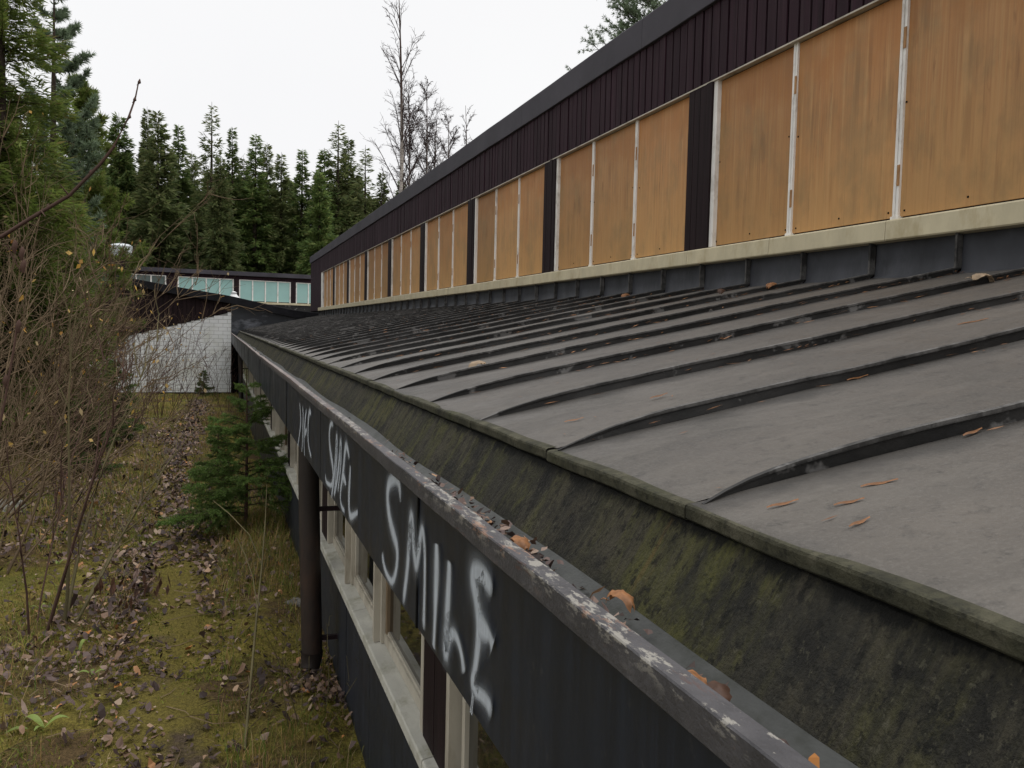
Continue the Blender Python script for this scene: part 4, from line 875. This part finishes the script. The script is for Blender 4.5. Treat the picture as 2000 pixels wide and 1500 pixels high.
n = 11000; y = 2.5+27*r.random(n)**1.6; x = path_x(y)+r.normal(size=n)*.2+.05*np.sin(y*5); keep = vnoise(x*5, y*4, 77)+.35*vnoise(x*13, y*11, 78) > r.uniform(-.35, .8, n)-.05*np.clip(y-4, 0, 12); x, y = x[keep], y[keep]; v, f = scatter_leaves(x, y, .016+.055*r.random(len(y))**1.6, 1, .012); L_.add(v, f)
n = 19000; y = 3+20*r.random(n)**1.4; x = -.5-np.abs(r.normal(size=n))*.95-(y > 9)*r.random(n)*1.2; dens = vnoise(x*1.6, y*1.6, 21); keep = dens > r.uniform(-.9, .35, n); x, y = x[keep], y[keep]; v, f = scatter_leaves(x, y, .016+.065*r.random(len(y))**1.7, 2, .022); L_.add(v, f)
n = 700; y = 4+9*r.random(n); x = r.uniform(-.1, .64, n); v, f = scatter_leaves(x, y, r.uniform(.03, .07, n), 3); L_.add(v, f)
n = 260; y = 5.1+r.normal(size=n)*.28; x = np.clip(.56+r.normal(size=n)*.1, .3, .66); v, f = scatter_leaves(x, y, r.uniform(.03, .06, n), 4); L_.add(v, f)
n = 1900; y = r.uniform(8, 29, n); x = path_x(y)+r.normal(size=n)*.19; v, f = scatter_leaves(x, y, r.uniform(.04, .09, n), 8, .016); L_.add(v, f)
tag(L_.obj('fallen_leaves', M['leafd']), 'dead brown leaves strewn over the path and moss', None, None, 'stuff')
G_ = MB(); r = np.random.default_rng(14)
def blades(x, y, h, w, seed, lean=.5, lift=0):
    r = np.random.default_rng(seed); n = len(x); z = gz(x, y)-.01+lift; a = r.uniform(0, 6.28, n); d = np.stack([np.cos(a), np.sin(a)], 1); k = r.uniform(.15, 1, n)*lean*h
    s = np.stack([-d[:, 1], d[:, 0]], 1)*w[:, None]; P = np.stack([x, y], 1)
    v = np.zeros((n, 5, 3)); v[:, 0, :2] = P-s; v[:, 1, :2] = P+s; v[:, 2, :2] = P+d*(k*.35)[:, None]+s*.7; v[:, 3, :2] = P+d*(k*.35)[:, None]-s*.7; v[:, 4, :2] = P+d*k[:, None]
    v[:, :2, 2] = z[:, None]; v[:, 2:4, 2] = (z+h*.6)[:, None]; v[:, 4, 2] = z+h*np.sqrt(np.maximum(1-(lean*.6)**2, .2))
    b = (np.arange(n)*5)[:, None]; G_.add(v.reshape(-1, 3), b+np.array([[0, 1, 2, 3]])); G_.f.append(b+np.array([[3, 2, 4]])+(G_.n-n*5))
def area(n, x0, x1, y0, y1, p=1.5, seed=0):
    r = np.random.default_rng(seed); y = y0+(y1-y0)*r.random(n)**p; x = r.uniform(x0, x1, n); pd = np.abs(x-path_x(y)+.05*np.sin(y*3)); keep = (pd > .2) | (r.random(n) < .12); tuft = vnoise(x*2.2, y*2.2, 33)+.4*vnoise(x*7, y*7, 34) > r.uniform(-.6, .6, n); k = keep & tuft; return x[k], y[k]
x, y = area(80000, -1.6, .66, 3.2, 12, 1.5, 1); blades(x, y, r.uniform(.02, .07, len(x)), r.uniform(.0012, .0026, len(x)), 1, .9)
x, y = area(26000, -3.5, .64, 9, 32, 1.2, 2); blades(x, y, r.uniform(.06, .2, len(x)), r.uniform(.003, .006, len(x)), 2, .8)
x, y = area(20000, -3.0, -.6, 3.6, 16, 1.4, 3); blades(x, y, r.uniform(.06, .2, len(x)), r.uniform(.0015, .003, len(x)), 3, 1.1)
x, y = area(9000, .0, .66, 3.8, 10, 1, 4); blades(x, y, r.uniform(.06, .2, len(x)), r.uniform(.0014, .0028, len(x)), 4, .9)
x, y = area(2500, -3, .6, 29, 32.4, 1, 5); blades(x, y, r.uniform(.05, .14, len(x)), r.uniform(.005, .008, len(x)), 5, .7)
tag(G_.obj('grass', M['grass']), 'short olive and straw coloured grass among the leaves', None, None, 'stuff')
Ms = MB(); r = np.random.default_rng(16); n = 42000; y = 3.2+9*r.random(n)**1.3; x = r.uniform(-1.8, .66, n); k = vnoise(x*2.8, y*2.8, 44)+.4*vnoise(x*8, y*8, 45) > r.uniform(-.35, .6, n); x, y = x[k], y[k]; n = len(x)
P = np.stack([x, y, gz(x, y)-.004], 1); D = np.stack([r.normal(size=n)*.6, r.normal(size=n)*.6, np.ones(n)], 1)*r.uniform(.012, .03, n)[:, None]
Ms.kites(P, D, unit(np.cross(D, r.normal(size=(n, 3))))*.0045); tag(Ms.obj('moss', M['moss']), 'yellow green moss cushions covering the soil', None, None, 'stuff')
tq = MB(); r = np.random.default_rng(19)
for k in range(420):
    y = 3.5+14*r.random()**1.4; x = r.uniform(-2.6, .6); a = r.uniform(0, 6.28); l = r.uniform(.08, .4); m_ = np.array([x, y]); d = np.array([math.cos(a), math.sin(a)])*l
    q = [m_, m_+d*.5+r.normal(size=2)*.02, m_+d]; tq.tube([(p[0], p[1], float(gz(p[0], p[1]))+.012+r.uniform(0, .02)) for p in q], [.003, .0025, .0015], 3)
tag(tq.obj('dead_twigs', M['twig']), 'dead twigs lying among the leaves', None, None, 'stuff')
# green leaves low down on the left
def plant(x, y, sizes, label, seed, yaw0=0, upr=.6):
    sizes = [q*.68 for q in sizes]; r = np.random.default_rng(seed); o = empty('green_plant', (x, y, float(gz(x, y)))); tag(o, label, 'plant')
    for k, s in enumerate(sizes):
        yaw = yaw0+k*6.28/max(2, len(sizes))+r.uniform(-.3, .3); m = MB(); u = np.linspace(0, 1, 9); w = s*.17*np.sin(np.pi*np.clip(u*.93+.04, 0, 1))**.8
        px = s*u; pz = .02+s*upr*np.sin(u*2.4)*.75; v = []
        for q in range(9):
            for e in (-1, 0, 1): v.append((px[q]*math.cos(yaw)-e*w[q]*math.sin(yaw), px[q]*math.sin(yaw)+e*w[q]*math.cos(yaw), pz[q]+(abs(e))*w[q]*.35))
        i = np.arange(8)[:, None]*3; j = np.arange(2)[None]; m.add(v, np.stack([i+j, i+j+1, i+4+j, i+3+j], -1).reshape(-1, 4)); m.obj('leaf', M['green'], o, True)
plant(-.84, 4.9, [.17, .19, .1], 'pair of arching fresh green leaves at the bottom left', 1, .2, .5)
plant(-1.02, 4.9, [.16], 'broad single green leaf at the left edge near the bottom', 2, .1, .25)
plant(-.84, 6.05, [.12, .06], 'upright pale green leaf under the olive stems', 3, 1.2, 1.1)
plant(-.62, 8.9, [.16, .12, .1], 'yellow green arched leaf beside the path farther up', 4, .1, .6)
plant(-.70, 5.6, [.1, .09, .12, .08], 'sprawling small green plant in the dead leaves', 5, 0, .5)
plant(-1.3, 8.3, [.1, .08, .1], 'small yellowish weed behind the dark stems', 6, .5, .7)
plant(-1.22, 7.0, [.1, .1, .08], 'little bright green weed near the left edge', 7, .9, .7)
def rock(x, y, s, label, seed):
    r = np.random.default_rng(seed); m = MB(); th = np.linspace(0, 2*np.pi, 11)[:-1]; ph = np.linspace(.15, 1.5, 6); v = []
    for p in ph:
        for t in th: q = s*(1+.18*math.sin(3*t+seed+p*2)+r.uniform(-.08, .08)); v.append((q*math.sin(p)*math.cos(t)*1.3, q*math.sin(p)*math.sin(t), q*math.cos(p)*.75-.02))
    i = np.arange(5)[:, None]*10; j = np.arange(10)[None]; m.add(v, np.stack([i+j, i+j+10-0*j, i+10+(j+1) % 10, i+(j+1) % 10], -1).reshape(-1, 4)); m.add(v[:10], [list(range(10))])
    tag(m.obj('stone', M['stone'], None, False, (x, y, float(gz(x, y)))), label, 'stone')
rock(-2.24, 11.0, .17, 'pale stone half buried at the left edge', 1); rock(.56, 6.7, .07, 'small pale stone against the wall behind the downpipe', 2)

# ------------------------------------------------------------------ leaves and needles lying on the roof and in the gutter
def rz(x): return Z_E+SL*(x-X_E)
def dry_leaf(x, y, z, size, mat, label, seed, yaw=0, curl=.9, pitch=0):
    r = np.random.default_rng(seed); m = MB(); nu, nw = 17, 9; u = np.linspace(0, 1, nu); v = []
    for a in range(nu):
        w = size*.36*math.sin(math.pi*min(.98, u[a]*.94+.03))**.7*(1+.1*math.sin(u[a]*19+seed))
        for b in range(nw):
            e = (b/(nw-1)-.5)*2
            v.append((size*(u[a]-.5), e*w*(1-.2*curl*abs(e)), size*(curl*.17*(1-(2*u[a]-1)**2)-curl*.11*abs(e)**1.5+.08*curl*max(0, e)**3*math.sin(u[a]*5)+.02*math.sin(u[a]*15+e*4+seed)+.015*math.sin(u[a]*31+e*9+seed))))
    v = np.array(v); v[:, 2] -= v[:, 2].min()-.001
    i = np.arange(nu-1)[:, None]*nw; j = np.arange(nw-1)[None]; m.add(v, np.stack([i+j, i+j+1, i+nw+j+1, i+nw+j], -1).reshape(-1, 4))
    m.tube([(size*.47, 0, size*.10), (size*.62, size*.04, size*.12), (size*.78, size*.02, size*.03)], [size*.016, size*.013, size*.009], 4)
    o = m.obj('dry_leaf', M[mat], None, True, (x, y, z)); o.rotation_euler = (0, pitch, yaw); tag(o, label, 'leaf', 'dry leaves on the roof and gutter'); return o
rp = -math.atan(SL)
dry_leaf(.452, .93, 1.772, .05, 'leafo', 'large curled orange leaf lying on the near gutter rim', 1, 1.75, 1.3)
dry_leaf(.50, .79, 1.705, .055, 'leafb', 'dark crumpled leaf in the gutter nearest the bottom', 2, 1.2, 1.4)
dry_leaf(.462, .79, 1.735, .055, 'leafo', 'flat rust coloured leaf tucked against the rim by the dark one', 3, 1.9, .6)
dry_leaf(.462, 1.33, 1.742, .058, 'leafo', 'crinkled brown leaf in the gutter beside the SMILE panel', 4, 1.7, 1.1)
dry_leaf(.50, 1.58, 1.69, .06, 'leafb', 'dull dark leaf in the gutter where the litter starts', 5, .6, .9)
dry_leaf(.475, 1.05, 1.70, .04, 'leafo', 'thin curled orange leaf strip in the gutter', 6, 1.6, 1.2)
dry_leaf(2.96, 2.83, rz(2.96)+.002, .10, 'leafp', 'big pale folded leaf high on the roof at the right', 7, 2.9, 1.2, rp)
dry_leaf(3.10, 2.70, rz(3.10)+.002, .07, 'leafo', 'small red brown leaf beside the seam near the pale one', 8, 2.6, 1.2, rp)
dry_leaf(3.2, 4.62, rz(3.2)+.002, .1, 'leafo', 'brown leaf caught in a seam below the cream sill', 9, .4, 1.1, rp)
dry_leaf(3.05, 4.95, rz(3.05)+.002, .09, 'leafb', 'dark leaf upslope from the seam end below the sill', 10, .9, 1.2, rp)
dry_leaf(1.07, 3.68, rz(1.07)+.002, .09, 'leafp', 'pale leaf lying across a seam in the middle of the roof', 11, .3, 1.0, rp)
dry_leaf(3.22, 6.7, rz(3.22)+.002, .1, 'leafo', 'reddish leaf at the foot of the flashing far along', 12, .5, 1.0, rp)
fl = [(.76, 1.05, .05, .2), (.82, .985, .045, .15), (.90, 1.02, .055, .1), (.775, .91, .04, .35), (.84, 2.02, .05, .2), (1.1, 2.07, .06, .15), (1.57, 1.75, .07, .1), (2.13, 2.06, .1, .1), (1.43, 1.71, .06, .15), (1.17, 1.12, .05, .1)]
fl_lab = ['lowest left of the four nearest orange needles near the eave', 'brightest of the four nearest orange needles near the eave', 'highest of the four nearest orange needles near the eave', 'lowest right of the four nearest orange needles near the eave', 'orange needle flake near the foot of the third seam', 'orange needle flake on the pan beside the swept seam', 'orange needle flake upslope in the middle of the roof', 'long rust streak flake high on the right of the roof', 'orange needle flake halfway up the right of the roof', 'orange needle flake against the nearest seam at right']
for k, ((x, y, s, yw), lb) in enumerate(zip(fl, fl_lab)):
    m = MB(); u = np.linspace(0, 1, 6); v = []
    for a in u:
        w = s*.07*math.sin(math.pi*(a*.9+.05)); v += [(s*(a-.5), -w, .0015+.001*math.sin(a*9)), (s*(a-.5), w, .003+.001*math.sin(a*7))]
    i = np.arange(5)[:, None]*2; m.add(v, np.concatenate([i, i+1, i+3, i+2], 1)); o = m.obj('leaf_flake', M['leafo'], None, True, (x, y, rz(x)+.002)); o.rotation_euler = (0, rp, yw+random.uniform(-.5, .3)); tag(o, lb, 'leaf', 'orange flakes on the roof')
# gathered needles along seams, bits of litter in the gutter
nd = MB(); r = np.random.default_rng(18); k = 1500
si = r.integers(2, 34, k); u = r.random(k)**.7; x = X_E+.1+(X_W-X_E-.12)*u; y = S0+si*SP-SP*2+SK*u-.012-np.abs(r.normal(size=k))*.035
P = np.stack([x, y, rz(x)+.004+r.uniform(0, .008, k)], 1); D = np.stack([np.ones(k), r.normal(size=k)*.35, SL+r.normal(size=k)*.1], 1); D = unit(D)*r.uniform(.02, .06, k)[:, None]
nd.kites(P, D, unit(np.cross(D, np.array([0, 0, 1.])+r.normal(size=(k, 3))*.2))*.0016*(1+y/6)[:, None])
k = 420; x = r.uniform(.75, 3.3, k); y = r.uniform(.6, 12, k); P = np.stack([x, y, rz(x)+.004], 1); D = unit(np.stack([r.normal(size=k), r.normal(size=k), 0*x], 1))*r.uniform(.012, .035, k)[:, None]; D[:, 2] = D[:, 0]*SL
nd.kites(P, D, unit(np.cross(D, np.array([0, 0, 1.])))*.0016)
tag(nd.obj('pine_needles', M['leafo']), 'orange dead needles gathered along the roof seams', None, None, 'stuff')
gl = MB(); k = 800; y = np.concatenate([1.45+np.abs(r.normal(size=k//2))*.7, r.uniform(.5, 20, k-k//2-90), r.uniform(.55, 1.5, 90)]); x = r.uniform(.455, .585, k); P = np.stack([x, y, 1.663+r.uniform(0, .03, k)*np.exp(-((y-2)/1.2)**2)], 1)
v, f = leaf_shape(P, r.uniform(0, 6.28, k), r.uniform(.012, .03, k), r.normal(size=k)*.4, r.uniform(0, .9, k), 9); gl.add(v, f)
tag(gl.obj('gutter_litter', M['leafd']), 'small dark leaf crumbs lying in the gutter', None, None, 'stuff')
